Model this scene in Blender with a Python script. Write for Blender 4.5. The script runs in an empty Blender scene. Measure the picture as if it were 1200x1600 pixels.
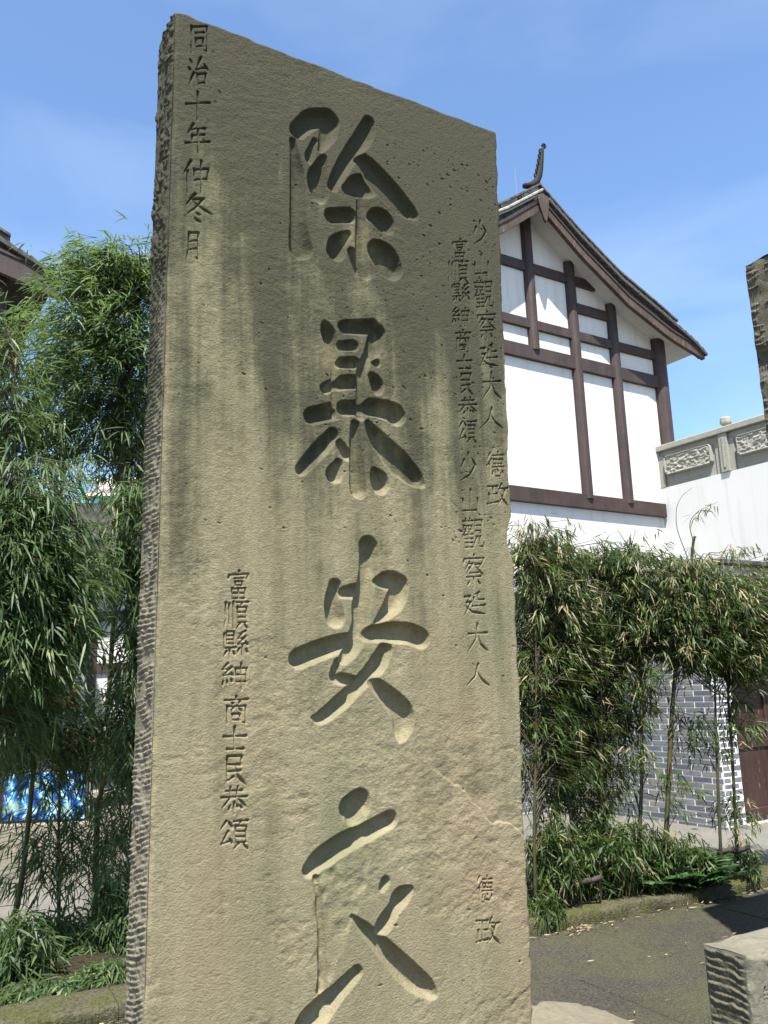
import bpy, bmesh, math, random
import numpy as np
from mathutils import Vector, Matrix

# ------------------------------------------------------------ camera, sky, sun, exposure
scene = bpy.context.scene
C = scene.collection
PITCH, ROLL, EYE = math.radians(11.5), math.atan(.035), 1.6
fw = Vector((0, math.cos(PITCH), math.sin(PITCH)))
r0 = Vector((1, 0, 0)); u0 = Vector((0, -math.sin(PITCH), math.cos(PITCH)))
rt = r0*math.cos(ROLL) - u0*math.sin(ROLL); up = r0*math.sin(ROLL) + u0*math.cos(ROLL)
cam = bpy.data.objects.new('camera', bpy.data.cameras.new('camera'))
cam.matrix_world = Matrix(((rt.x, up.x, -fw.x, 0), (rt.y, up.y, -fw.y, 0), (rt.z, up.z, -fw.z, EYE), (0, 0, 0, 1)))
cam.data.sensor_fit = 'VERTICAL'; cam.data.sensor_height = 32; cam.data.lens = 32*1340/1600
cam.data.clip_start = .05; cam.data.clip_end = 6000
C.objects.link(cam); scene.camera = cam

SUN_EL, SUN_AZ = math.radians(64), math.radians(180)
world = bpy.data.worlds.new('World'); scene.world = world; world.use_nodes = True
nt = world.node_tree; N = nt.nodes; bg = N['Background']; bg.inputs[1].default_value = .1
sky = N.new('ShaderNodeTexSky'); sky.sky_type = 'NISHITA'; sky.sun_disc = False
sky.sun_elevation = SUN_EL; sky.sun_rotation = SUN_AZ; sky.air_density = 1.0; sky.dust_density = .8; sky.ozone_density = 2.2
tc = N.new('ShaderNodeTexCoord'); mp = N.new('ShaderNodeMapping'); mp.inputs['Scale'].default_value = (1.6, 1.6, 5.5)
mp.inputs['Rotation'].default_value = (.35, .25, .3); mp.inputs['Location'].default_value = (3.3, 1.2, .55)
cn = N.new('ShaderNodeTexNoise'); cn.inputs['Scale'].default_value = 1.3; cn.inputs['Detail'].default_value = 7; cn.inputs['Distortion'].default_value = .6
cr = N.new('ShaderNodeValToRGB'); cr.color_ramp.elements[0].position = .5; cr.color_ramp.elements[0].color = (0, 0, 0, 1)
cr.color_ramp.elements[1].position = .85; cr.color_ramp.elements[1].color = (.2, .2, .2, 1)
mx = N.new('ShaderNodeMix'); mx.data_type = 'RGBA'; mx.inputs[7].default_value = (4.6, 5.4, 6.6, 1)   # thin cirrus
nt.links.new(tc.outputs['Generated'], mp.inputs[0]); nt.links.new(mp.outputs[0], cn.inputs['Vector'])
nt.links.new(cn.outputs[0], cr.inputs[0]); nt.links.new(cr.outputs[0], mx.inputs[0])
tn = N.new('ShaderNodeMix'); tn.data_type = 'RGBA'; tn.blend_type = 'MULTIPLY'; tn.inputs[0].default_value = 1; tn.inputs[7].default_value = (.90, 1.0, 1.07, 1)
nt.links.new(sky.outputs[0], tn.inputs[6]); nt.links.new(tn.outputs[2], mx.inputs[6]); nt.links.new(mx.outputs[2], bg.inputs[0])
sl = bpy.data.lights.new('sun', 'SUN'); sl.energy = 5.0; sl.angle = math.radians(.53); sl.color = (1, .95, .87)
sun = bpy.data.objects.new('sun', sl); C.objects.link(sun)
sun.rotation_euler = Vector((0, math.cos(SUN_EL), -math.sin(SUN_EL))).to_track_quat('-Z', 'Y').to_euler()
sun.location = (0, -10, 20)
vs = scene.view_settings; vs.view_transform = 'Standard'; vs.look = 'None'; vs.gamma = 1; vs.exposure = 1.42
vs.use_curve_mapping = False
scene.cycles.max_bounces = 6; scene.cycles.transparent_max_bounces = 8

# ------------------------------------------------------------ helpers
rng = np.random.default_rng(7); random.seed(7)
def tag(o, label=None, cat=None, group=None, kind=None):
    for k, v in (('label', label), ('category', cat), ('group', group), ('kind', kind)):
        if v: o[k] = v
    return o
def empty(name, loc=(0, 0, 0), rz=0, **k):
    o = bpy.data.objects.new(name, None); o.location = loc; o.rotation_euler = (0, 0, rz); o.empty_display_size = .1
    C.objects.link(o); return tag(o, **k)
def link(name, me, mat=None, parent=None, **k):
    o = bpy.data.objects.new(name, me)
    if mat and not me.materials: me.materials.append(mat)
    C.objects.link(o)
    if parent: o.parent = parent
    return tag(o, **k)
def np_mesh(name, v, f, smooth=False):
    me = bpy.data.meshes.new(name); v = np.asarray(v, np.float32); f = np.asarray(f, np.int32); k = f.shape[1]
    me.vertices.add(len(v)); me.vertices.foreach_set('co', v.ravel())
    me.loops.add(f.size); me.loops.foreach_set('vertex_index', f.ravel())
    me.polygons.add(len(f)); me.polygons.foreach_set('loop_start', np.arange(0, f.size, k, dtype=np.int32))
    try: me.polygons.foreach_set('loop_total', np.full(len(f), k, np.int32))
    except Exception: pass
    if smooth: me.polygons.foreach_set('use_smooth', np.ones(len(f), bool))
    me.update(calc_edges=True); me.validate(); return me
class MB:
    """collects boxes, prisms and tubes into one mesh"""
    def __init__(s): s.v = []; s.f = []
    def box(s, x0, x1, y0, y1, z0, z1):
        i = len(s.v); s.v += [(x, y, z) for z in (z0, z1) for x, y in ((x0, y0), (x1, y0), (x1, y1), (x0, y1))]
        s.f += [tuple(i+k for k in q) for q in ((3, 2, 1, 0), (4, 5, 6, 7), (0, 1, 5, 4), (1, 2, 6, 5), (2, 3, 7, 6), (3, 0, 4, 7))]; return s
    def prism(s, poly, y0, y1):
        """poly in x,z (counter-clockwise seen from -y), pulled along y"""
        i = len(s.v); n = len(poly); s.v += [(x, y0, z) for x, z in poly] + [(x, y1, z) for x, z in poly]
        s.f += [tuple(i+k for k in range(n)), tuple(i+n+k for k in reversed(range(n)))]
        s.f += [(i+k, i+n+k, i+n+(k+1) % n, i+(k+1) % n) for k in range(n)]; return s
    def tube(s, pts, rad, k=8):
        i = len(s.v); pts = [Vector(p) for p in pts]; m = len(pts)
        if not hasattr(rad, '__len__'): rad = [rad]*m
        for j, p in enumerate(pts):
            t = (pts[min(j+1, m-1)]-pts[max(j-1, 0)]).normalized()
            a = t.cross(Vector((.13, .97, .2))).normalized(); b = t.cross(a)
            for q in range(k):
                w = 2*math.pi*q/k; s.v.append(tuple(p + (a*math.cos(w)+b*math.sin(w))*rad[j]))
        for j in range(m-1):
            for q in range(k): s.f.append((i+j*k+q, i+j*k+(q+1) % k, i+(j+1)*k+(q+1) % k, i+(j+1)*k+q))
        s.f.append(tuple(i+q for q in reversed(range(k)))); s.f.append(tuple(i+(m-1)*k+q for q in range(k))); return s
    def mesh(s, name, bevel=0, smooth=False):
        me = bpy.data.meshes.new(name); me.from_pydata(s.v, [], s.f); me.update()
        bm = bmesh.new(); bm.from_mesh(me)
        bmesh.ops.recalc_face_normals(bm, faces=bm.faces)
        if bevel: bmesh.ops.bevel(bm, geom=[e for e in bm.edges if e.calc_face_angle(0) > .5], offset=bevel, segments=1, affect='EDGES', clamp_overlap=True)
        bm.to_mesh(me); bm.free()
        if smooth:
            for p in me.polygons: p.use_smooth = True
        return me
    def build(s, name, mat, parent=None, bevel=0, smooth=False, **k): return link(name, s.mesh(name, bevel, smooth), mat, parent, **k)
def box(name, mat, parent, x0, x1, y0, y1, z0, z1, bevel=.004, **k): return MB().box(x0, x1, y0, y1, z0, z1).build(name, mat, parent, bevel, **k)
def noise2(h, w, cell, seed):
    """smooth value noise in -1..1 on an h x w lattice; cell = (rows, cols) per knot"""
    if not hasattr(cell, '__len__'): cell = (cell, cell)
    g = np.random.default_rng(seed).uniform(-1, 1, (int(h/cell[0])+4, int(w/cell[1])+4))
    y = np.arange(h)/cell[0]; x = np.arange(w)/cell[1]
    yi = y.astype(int); xi = x.astype(int); fy = (y-yi)[:, None]; fx = (x-xi)[None]
    fy = fy*fy*(3-2*fy); fx = fx*fx*(3-2*fx)
    a = g[yi][:, xi]; b = g[yi][:, xi+1]; c = g[yi+1][:, xi]; d = g[yi+1][:, xi+1]
    return (a*(1-fx)+b*fx)*(1-fy)+(c*(1-fx)+d*fx)*fy
def seg_dist(U, V, a, b):
    d = (b[0]-a[0], b[1]-a[1]); L = d[0]**2+d[1]**2+1e-12
    t = np.clip(((U-a[0])*d[0]+(V-a[1])*d[1])/L, 0, 1)
    return np.hypot(U-a[0]-t*d[0], V-a[1]-t*d[1]), t

# ------------------------------------------------------------ materials
class Mat:
    def __init__(s, name, rough=.8, spec=.3):
        s.m = bpy.data.materials.new(name); s.m.use_nodes = True; s.n = s.m.node_tree.nodes; s.t = s.m.node_tree
        s.b = s.n['Principled BSDF']; s.b.inputs['Roughness'].default_value = rough
        s.b.inputs['Specular IOR Level'].default_value = spec
        s.tc = s.n.new('ShaderNodeTexCoord')
    def l(s, a, b): s.t.links.new(a, b)
    def map(s, scale=(1, 1, 1), rot=(0, 0, 0), loc=(0, 0, 0), co='Object'):
        m = s.n.new('ShaderNodeMapping'); m.inputs['Scale'].default_value = scale; m.inputs['Rotation'].default_value = rot; m.inputs['Location'].default_value = loc
        s.l(s.tc.outputs[co], m.inputs[0]); return m.outputs[0]
    def noise(s, scale, vec=None, detail=5, rough=.6, dist=0):
        n = s.n.new('ShaderNodeTexNoise'); n.inputs['Scale'].default_value = scale; n.inputs['Detail'].default_value = detail
        n.inputs['Roughness'].default_value = rough; n.inputs['Distortion'].default_value = dist
        s.l(vec if vec else s.tc.outputs['Object'], n.inputs['Vector']); return n.outputs[0]
    def ramp(s, fac, stops):
        r = s.n.new('ShaderNodeValToRGB'); e = r.color_ramp.elements
        while len(e) < len(stops): e.new(.5)
        for el, (p, c) in zip(e, stops):
            el.position = p; el.color = (c, c, c, 1) if not hasattr(c, '__len__') else (*c, 1)
        s.l(fac, r.inputs[0]); return r.outputs[0]
    def mix(s, fac, a, b, mode='MIX'):
        m = s.n.new('ShaderNodeMix'); m.data_type = 'RGBA'; m.blend_type = mode
        for sock, val in ((m.inputs[0], fac), (m.inputs[6], a), (m.inputs[7], b)):
            if hasattr(val, 'links') or hasattr(val, 'is_linked'): s.l(val, sock)
            elif hasattr(val, '__len__'): sock.default_value = (*val, 1)
            else: sock.default_value = val
        return m.outputs[2]
    def math(s, op, a, b=0.0):
        m = s.n.new('ShaderNodeMath'); m.operation = op
        for sock, val in ((m.inputs[0], a), (m.inputs[1], b)):
            if hasattr(val, 'is_linked'): s.l(val, sock)
            else: sock.default_value = val
        return m.outputs[0]
    def attr(s, name):
        a = s.n.new('ShaderNodeAttribute'); a.attribute_name = name; return a.outputs['Fac']
    def rand(s): return s.n.new('ShaderNodeObjectInfo').outputs['Random']
    def col(s, c):
        if hasattr(c, 'is_linked'): s.l(c, s.b.inputs['Base Color'])
        else: s.b.inputs['Base Color'].default_value = (*c, 1)
        return s
    def bump(s, h, dist=.002, strength=1):
        b = s.n.new('ShaderNodeBump'); b.inputs['Distance'].default_value = dist; b.inputs['Strength'].default_value = strength
        s.l(h, b.inputs['Height']); s.l(b.outputs[0], s.b.inputs['Normal']); return s
    def xyz(s, i, co='Object'):
        x = s.n.new('ShaderNodeSeparateXYZ'); s.l(s.tc.outputs[co], x.inputs[0]); return x.outputs[i]

def stone(name, light, mid, dark, moss, moss_lo=.5, moss_top=None, stain=None):
    m = Mat(name, .92, .15); light, mid, dark, moss = [tuple(.86*x for x in q) for q in (light, mid, dark, moss)]
    n1 = m.noise(2.2, detail=6); n2 = m.noise(38, detail=6, rough=.7); n3 = m.noise(230, detail=3)
    c = m.mix(m.ramp(n1, [(.3, 0), (.7, 1)]), mid, light)
    c = m.mix(m.ramp(n2, [(.25, .55), (.62, 0)]), c, dark)
    c = m.mix(m.ramp(n3, [(.3, .3), (.55, 0)]), c, dark)
    c = m.mix(m.ramp(n3, [(.62, 0), (.8, .35)]), c, tuple(min(1, 1.35*x) for x in light))
    if stain:
        sp = m.ramp(m.noise(1.1, m.map((1, 1, 1), loc=(3.1, .2, 1.7)), 3), [(.5, 0), (.68, .55)])
        c = m.mix(sp, c, stain)
    streak = m.noise(1, m.map((9, 9, .55)), 5, .6)
    ms = m.ramp(m.math('ADD', m.math('MULTIPLY', streak, .62), m.math('MULTIPLY', n1, .4)), [(moss_lo-.06, 0), (moss_lo+.16, 1)])
    if moss_top:       # algae and soot grow where rain runs, from the top of the stone down to a ragged line
        z = m.xyz(2); z0, z1 = moss_top
        h = m.math('DIVIDE', m.math('SUBTRACT', z, z0), z1-z0)
        h = m.math('ADD', h, m.math('MULTIPLY', m.math('SUBTRACT', n1, .5), 1.6))
        h = m.math('ADD', h, m.math('MULTIPLY', m.math('SUBTRACT', streak, .5), 1.5))
        h = m.math('ADD', h, m.math('MULTIPLY', m.math('SUBTRACT', m.noise(7, m.map((1, 1, .6)), 7, .7), .5), 1.0))
        ms = m.ramp(h, [(.08, 0), (.92, 1)])
    c = m.mix(m.math('MULTIPLY', ms, .88), c, m.mix(m.ramp(n2, [(.3, 0), (.7, 1)]), moss, tuple(1.5*x for x in moss)))
    if moss_top:
        run = m.ramp(m.noise(1, m.map((13, 13, .28), loc=(2.3, 0, .4)), 4, .55), [(.58, 0), (.72, .35)])
        c = m.mix(run, c, tuple(.92*x for x in light))
        grn = m.ramp(m.noise(1.5, m.map((1.6, 1, .55), loc=(.7, 0, 5.2)), 5), [(.5, 0), (.68, .6)])
        c = m.mix(grn, c, (.12, .124, .068))
        hd = m.ramp(m.math('ADD', h, m.math('MULTIPLY', n2, .3)), [(.62, 0), (1.2, .8)])
        c = m.mix(hd, c, (.046, .043, .029))
    m.col(c)
    n4 = m.noise(95, m.map((1, 1, 1.5), (0, .3, 0)), 5, .7)
    hb = m.math('ADD', m.math('ADD', m.math('MULTIPLY', n3, .35), m.math('MULTIPLY', n4, .9)), n2)
    m.bump(hb, .0045, 1.0); return m.m
M = {}
M['stele'] = stone('sandstone', (.315, .275, .17), (.258, .224, .136), (.115, .101, .061), (.058, .061, .031), moss_top=(1.2, 3.35), stain=(.215, .155, .095))
M['stele_side'] = stone('sandstone_side', (.29, .255, .185), (.23, .2, .14), (.11, .095, .065), (.04, .046, .018), moss_top=(1.6, 3.0))
M['stele_dark'] = stone('sandstone_weathered', (.17, .152, .115), (.125, .112, .084), (.058, .052, .038), (.07, .066, .042), .5)
M['stub'] = stone('sandstone_stub', (.24, .222, .168), (.185, .17, .127), (.085, .078, .057), (.09, .088, .05), .56)
M['rock'] = stone('pale_sandstone', (.24, .212, .155), (.19, .167, .12), (.09, .08, .056), (.1, .098, .06), .58)
M['greystone'] = stone('grey_carved_stone', (.39, .38, .325), (.33, .32, .27), (.19, .18, .15), (.19, .183, .15), .6)

m = Mat('white_plaster', .85, .2)
c = m.mix(m.ramp(m.noise(.7, detail=6), [(.35, 0), (.75, .35)]), (.55, .547, .535), (.48, .475, .455))
c = m.mix(m.ramp(m.noise(1, m.map((6, 6, .5)), 6), [(.52, 0), (.72, .4)]), c, (.34, .335, .315))
cw = m.n.new('ShaderNodeTexWave'); cw.inputs['Scale'].default_value = .22; cw.inputs['Distortion'].default_value = 9; cw.inputs['Detail'].default_value = 4
m.l(m.tc.outputs['Object'], cw.inputs[0])
c = m.mix(m.ramp(cw.outputs[0], [(.0, .3), (.0035, 0)]), c, (.42, .41, .38))
m.col(c).bump(m.noise(60, detail=4), .002, .4); M['plaster'] = m.m
def wood(name, a, b, rough=.6, wear=None):
    m = Mat(name, rough, .3)
    g = m.noise(1, m.map((30, 30, 2.2)), 6, .65, .4)
    c = m.mix(m.ramp(g, [(.3, 0), (.7, 1)]), a, b)
    c = m.mix(m.ramp(m.noise(3.1, detail=6), [(.35, .5), (.6, 0)]), c, tuple(.5*x for x in a))
    if wear: c = m.mix(m.ramp(m.noise(1, m.map((16, 16, 3)), 7, .7), [(.6, 0), (.68, .8)]), c, wear)
    m.col(c).bump(g, .002, .5); return m.m
M['timber'] = wood('dark_timber', (.040, .027, .024), (.064, .044, .039))
M['barge'] = wood('weathered_barge_timber', (.05, .034, .026), (.095, .066, .05), .75, (.24, .2, .165))
M['door'] = wood('old_red_brown_door', (.03, .015, .012), (.055, .027, .021), .65, (.22, .19, .17))
M['tile'] = Mat('grey_roof_tile', .85).m
m = Mat('grey_roof_tile_old', .85, .2); m.col(m.mix(m.ramp(m.noise(9, detail=6), [(.35, 0), (.68, 1)]), (.035, .034, .034), (.13, .125, .115))).bump(m.noise(40), .004); M['tile'] = m.m
m = Mat('soot_dark_tile', .8, .2); m.col(m.mix(m.noise(12, detail=5), (.006, .006, .006), (.024, .022, .02))).bump(m.noise(50), .004); M['darktile'] = m.m
m = Mat('pale_lime_tile', .85, .2); m.col(m.mix(m.ramp(m.noise(14, detail=6), [(.35, 0), (.65, 1)]), (.17, .165, .15), (.4, .39, .35))); M['limetile'] = m.m

m = Mat('grey_brick', .88, .2)
t = m.math('FRACT', m.math('ADD', m.rand(), m.attr('tint')))
c = m.ramp(t, [(0, (.085, .09, .098)), (.35, (.13, .137, .148)), (.6, (.17, .172, .175)), (.85, (.2, .19, .165)), (1, (.11, .118, .13))])
c = m.mix(m.ramp(m.noise(11, m.map(co='Object'), 6), [(.5, 0), (.75, .35)]), c, (.34, .35, .37))
m.col(c).bump(m.noise(70), .003, .7); M['brick'] = m.m
m = Mat('white_mortar', .9, .1); m.col(m.mix(m.ramp(m.noise(3, detail=6), [(.4, 0), (.75, .6)]), (.8, .8, .8), (.5, .51, .52))).bump(m.noise(90), .002); M['mortar'] = m.m

m = Mat('mossy_paving', .82, .25)
big = m.noise(.9, detail=6); fine = m.noise(55, detail=6, rough=.75); fl = m.noise(240, detail=2)
c = m.mix(m.ramp(big, [(.35, 0), (.7, 1)]), (.034, .03, .022), (.062, .055, .042))
c = m.mix(m.ramp(fine, [(.41, .8), (.55, 0)]), c, (.016, .014, .011))
c = m.mix(m.ramp(m.noise(1.3, m.map(loc=(4, 2, 0)), 7, .7), [(.45, 0), (.6, .85)]), c, (.052, .054, .02))
c = m.mix(m.ramp(fl, [(.57, 0), (.68, .75)]), c, (.17, .155, .12))
c = m.mix(m.math('MULTIPLY', m.rand(), .3), c, (.024, .022, .019))
grit = m.noise(85, detail=4, rough=.8)
c = m.mix(m.ramp(grit, [(.53, 0), (.62, .5)]), c, (.12, .11, .08)); c = m.mix(m.ramp(grit, [(.36, .7), (.46, 0)]), c, (.014, .012, .009))
m.col(c).bump(m.math('ADD', fine, grit), .007, 1.0); M['paving'] = m.m
m = Mat('mossy_kerb', .9, .15)
c = m.mix(m.ramp(m.noise(6, detail=6), [(.42, 0), (.58, 1)]), (.08, .074, .052), (.062, .068, .018))
c = m.mix(m.ramp(m.noise(38, detail=6, rough=.75), [(.42, .85), (.54, 0)]), c, (.022, .02, .013))
c = m.mix(m.ramp(m.noise(120, detail=4, rough=.8), [(.45, 0), (.62, .6)]), c, (.13, .125, .06))
m.col(c).bump(m.math('ADD', m.noise(50), m.noise(130, detail=4)), .012, 1.0); M['kerb'] = m.m
m = Mat('soil', .95, .1); m.col(m.mix(m.ramp(m.noise(40, detail=6, rough=.8), [(.35, 0), (.65, 1)]), (.014, .011, .008), (.06, .048, .03))).bump(m.noise(60, detail=6), .03); M['soil'] = m.m
m = Mat('court_concrete', .9, .2)
c = m.mix(m.ramp(m.noise(.8, detail=7), [(.35, 0), (.7, 1)]), (.105, .1, .085), (.165, .157, .137))
c = m.mix(m.ramp(m.noise(30, detail=5), [(.3, .4), (.6, 0)]), c, (.065, .062, .054)); m.col(c).bump(m.noise(40), .003); M['court'] = m.m
m = Mat('dust_ground', .95, .1); m.col(m.mix(m.noise(.15), (.16, .15, .12), (.24, .225, .19))); M['ground'] = m.m

def leafmat(name, ramp, trans=.4):
    m = Mat(name, .5, .35)
    c = m.ramp(m.attr('tint'), ramp)
    m.col(c)
    tr = m.n.new('ShaderNodeBsdfTranslucent'); m.l(m.mix(.5, c, (.19, .3, .06), 'MIX'), tr.inputs[0])
    ms = m.n.new('ShaderNodeMixShader'); ms.inputs[0].default_value = trans
    m.l(m.b.outputs[0], ms.inputs[1]); m.l(tr.outputs[0], ms.inputs[2]); m.l(ms.outputs[0], m.n['Material Output'].inputs[0]); return m.m
M['leaf_l'] = leafmat('bamboo_leaf_fresh', [(0, (.02, .042, .013)), (.3, (.045, .082, .026)), (.65, (.1, .148, .056)), (.93, (.17, .215, .098)), (1, (.34, .27, .14))])
M['leaf_r'] = leafmat('bamboo_leaf_dry_tipped', [(0, (.016, .036, .009)), (.35, (.04, .074, .016)), (.65, (.09, .125, .03)), (.8, (.15, .15, .055)), (1, (.31, .23, .135))], .33)
M['fern'] = leafmat('fern_frond', [(0, (.012, .04, .01)), (1, (.04, .1, .022))], .25)
M['litter'] = leafmat('fallen_leaf', [(0, (.13, .085, .045)), (1, (.34, .27, .17))], .1)
m = Mat('bamboo_culm', .45, .4)
c = m.mix(m.ramp(m.noise(2.3, detail=3), [(.35, 0), (.7, 1)]), (.026, .034, .012), (.085, .06, .02))
wv = m.n.new('ShaderNodeTexWave'); wv.bands_direction = 'Z'; wv.inputs['Scale'].default_value = 1.25; m.l(m.tc.outputs['Object'], wv.inputs[0])
m.col(m.mix(m.ramp(wv.outputs[0], [(0, .7), (.04, 0)]), c, (.03, .03, .018))); M['culm'] = m.m
M['twig'] = Mat('bamboo_twig', .7).col((.055, .045, .022)).m
M['darksoffit'] = wood('dark_soffit_board', (.03, .024, .02), (.05, .04, .034), .8)  # dark brown wood for the second house's soffit and the rails
M['dark'] = Mat('dark_interior', .9).col((.02, .018, .016)).m
M['metal'] = Mat('grey_metal', .5).col((.2, .22, .25)).m
M['beige'] = stone('beige_render', (.3, .28, .22), (.25, .23, .18), (.17, .155, .12), (.15, .145, .11), .64)
M['glass'] = Mat('teal_glass', .15, .6).col((.03, .14, .17)).m
M['mullion'] = Mat('tower_mullion', .5).col((.1, .3, .33)).m
M['concrete_band'] = Mat('tower_band', .8).col((.3, .26, .24)).m
M['cream'] = Mat('cream_cornice', .8).col((.62, .58, .5)).m
M['orange'] = Mat('orange_paint', .6).col((.6, .22, .06)).m
M['redbrown'] = wood('red_brown_fascia', (.075, .03, .026), (.12, .05, .042))
M['letter'] = Mat('pale_lettering', .7).col((.6, .57, .5)).m
m = Mat('printed_poster', .35, .4)
w = m.n.new('ShaderNodeTexWave'); w.inputs['Scale'].default_value = 1.5; w.inputs['Distortion'].default_value = 9; w.inputs['Detail'].default_value = 4; w.inputs['Detail Scale'].default_value = 1.6
m.l(m.map((1, 1, 2.2)), w.inputs[0])
c = m.ramp(w.outputs[0], [(0, (.004, .015, .11)), (.35, (.006, .06, .28)), (.65, (.012, .17, .42)), (.9, (.08, .35, .5)), (1, (.45, .55, .6))])
c = m.mix(m.ramp(m.noise(5.5, m.map(loc=(1, 0, 3)), 4), [(.53, 0), (.64, .9)]), c, (.2, .32, .2))
c = m.mix(m.ramp(m.noise(7, m.map(loc=(5, 0, 1)), 3), [(.62, 0), (.68, .9)]), c, (.5, .55, .58))
m.col(c); M['poster'] = m.m

# ------------------------------------------------------------ strokes of the small characters (box 0..100, y down)
# h bar, v post, p falls left and thins, n falls right and swells, d dot, k turning stroke
GLYPH = {
'同': 'v15,8 14,95|k15,10 85,8 86,92 72,86|h32,30 68,28|v34,48 36,75|k34,48 66,47 64,74|h36,73 64,72',
'治': 'd12,10 24,22|d6,36 18,46|p32,54 10,92|p62,5 42,42|h42,44 80,38|d74,26 92,46|v46,58 50,92|k46,60 84,57 80,90|h50,88 82,87',
'十': 'h5,45 95,42|v50,3 49,100', '年': 'p34,3 10,36|h28,20 80,18|v30,40 31,64|h28,41 76,39|h3,66 98,62|v54,20 54,100',
'仲': 'p30,2 4,45|v20,32 20,98|v42,28 45,62|k42,30 92,27 88,60|h45,59 88,58|v67,3 67,100',
'冬': 'p42,2 12,40|p36,20 70,18 40,52 8,76|n34,26 60,48 98,74|d42,66 58,74|d38,84 60,98',
'月': 'p26,5 26,60 8,98|k27,6 78,5 78,95 64,88|h30,33 74,32|h30,60 74,59',
'富': 'd50,0 54,10|d8,16 6,32|k8,18 94,15 86,30|h32,30 68,29|v34,40 37,54|k34,41 66,40 64,54|h37,53 64,53|v22,64 25,100|k22,65 80,63 77,99|h25,81 78,80|h25,98 77,97|v50,64 50,98',
'順': 'p10,8 12,60 2,96|v24,12 24,82|v40,4 40,98|h52,8 98,6|p74,8 68,22|v56,24 57,78|k56,25 92,24 91,78|h58,42 90,41|h58,59 90,58|h58,77 91,76|p66,80 50,98|d80,80 96,98',
'縣': 'v14,4 15,48|k14,5 42,4 42,48|h15,19 41,18|h15,33 41,32|h15,47 42,46|v4,12 5,62|h5,62 48,59|v27,64 26,98|p14,72 4,90|d38,72 48,86|p88,2 58,12|p72,12 58,28|h58,28 74,27|p88,20 58,48|h58,48 94,45|d86,36 98,52|v76,50 76,94|p64,62 54,80|d88,62 98,78',
'紳': 'p24,2 6,24|h6,24 26,23|p38,16 8,46|h8,47 40,42|d34,34 44,48|d8,64 4,86|d20,62 22,80|d34,58 40,72|v54,20 57,72|k54,21 94,18 91,70|h57,44 92,43|h57,70 91,69|v74,2 74,100',
'商': 'd48,0 52,12|h2,18 98,15|d32,24 38,32|p66,22 58,32|v14,38 13,98|k14,39 88,37 88,96 76,92|p40,42 28,58|d60,42 74,56|v34,64 36,86|k34,65 66,64 64,86|h36,85 64,84',
'士': 'h2,42 98,38|v50,2 50,90|h18,92 86,89', '民': 'k24,8 80,6 76,34|h28,34 76,33|v24,8 24,84|h24,86 46,72|h28,56 74,52|n54,34 66,72 98,98',
'恭': 'h20,16 82,13|v36,2 37,34|v64,0 62,34|h4,38 98,34|p38,38 4,76|n60,38 98,70|v50,54 50,94|d36,64 30,82|d62,60 68,72|d74,62 82,76',
'頌': 'p24,8 4,36|d30,8 46,30|p30,40 8,80|h8,80 40,70|d34,62 46,82|h50,8 98,5|p74,8 66,20|v56,22 57,76|k56,23 92,22 91,76|h58,40 90,39|h58,57 90,56|h58,75 91,74|p66,78 46,98|d80,78 98,98',
'少': 'v48,2 48,50|p26,26 8,58|d66,22 90,50|p84,50 56,80 6,100', '山': 'v50,2 50,84|v14,40 16,86|h16,86 84,82|v86,36 86,96',
'觀': 'h4,12 50,10|v18,4 18,20|v36,2 36,20|v9,26 11,38|k9,26 24,26 23,38|h11,38 23,38|v32,26 33,38|k32,26 46,26 45,38|h33,38 45,38|p18,44 4,66|v16,56 16,98|h16,56 50,53|h18,69 48,68|h18,82 48,81|h17,97 52,95|v34,44 34,96|v60,8 61,62|k60,9 90,7 89,62|h62,26 88,25|h62,43 88,42|h62,61 88,60|p68,64 48,98|k80,64 80,92 98,94 98,80',
'察': 'd50,0 53,9|d8,14 5,30|k8,16 95,13 88,27|p30,24 10,50|p28,30 48,29 12,64|d26,40 34,46|p56,32 84,30 58,54|n54,36 96,66|h32,58 70,56|h18,70 82,67|v50,70 50,100|d32,80 22,94|d68,78 80,92',
'延': 'p70,4 48,14|v66,14 66,58|h66,34 90,32|v48,26 48,58|h42,60 94,56|p10,22 34,18 18,44|p18,44 36,42 8,96|n10,56 40,82 100,92',
'大': 'h8,36 92,32|p50,2 46,50 4,98|n50,38 66,72 98,96', '人': 'p52,2 42,52 2,98|n46,32 66,66 100,96',
'德': 'p24,2 6,28|p30,26 4,56|v20,46 20,100|h38,14 96,12|v66,0 66,24|v42,28 43,46|k42,29 92,28 90,46|h43,46 91,45|v58,28 59,46|v75,28 75,46|h38,58 96,56|d40,70 36,90|k52,68 54,92 80,92 82,80|d62,64 70,76|d88,68 96,84',
'政': 'h4,14 48,12|v28,14 28,80|h28,46 46,44|v10,46 11,84|h2,88 50,78|p66,2 52,36|h62,22 96,20|p84,22 72,62 46,96|n60,38 74,70 100,96',
'羊': 'd24,2 34,16|p74,0 62,16|h12,26 90,22|h8,48 94,44|h14,68 84,66|v34,18 30,98|v66,18 64,98',
'邑': 'v20,8 22,42|k20,9 80,7 78,42|h22,41 78,40|h22,60 74,58|v20,46 22,92|k22,92 86,90 90,76', '固': 'v8,6 10,96|k8,8 92,5 90,95|h24,30 76,28|v50,14 50,48|v30,54 31,78|k30,55 70,54 68,78|h31,77 68,76|h10,95 90,94'}
WID = {'h': (.95, .62, .62, 1.15), 'v': (1.1, .85, .8, .75), 'p': (1.15, 1.0, .75, .25), 'n': (.35, .75, 1.35, .35), 'd': (.5, 1.15, 1.25, .5), 'k': (.9, .95, .95, .7)}
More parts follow.
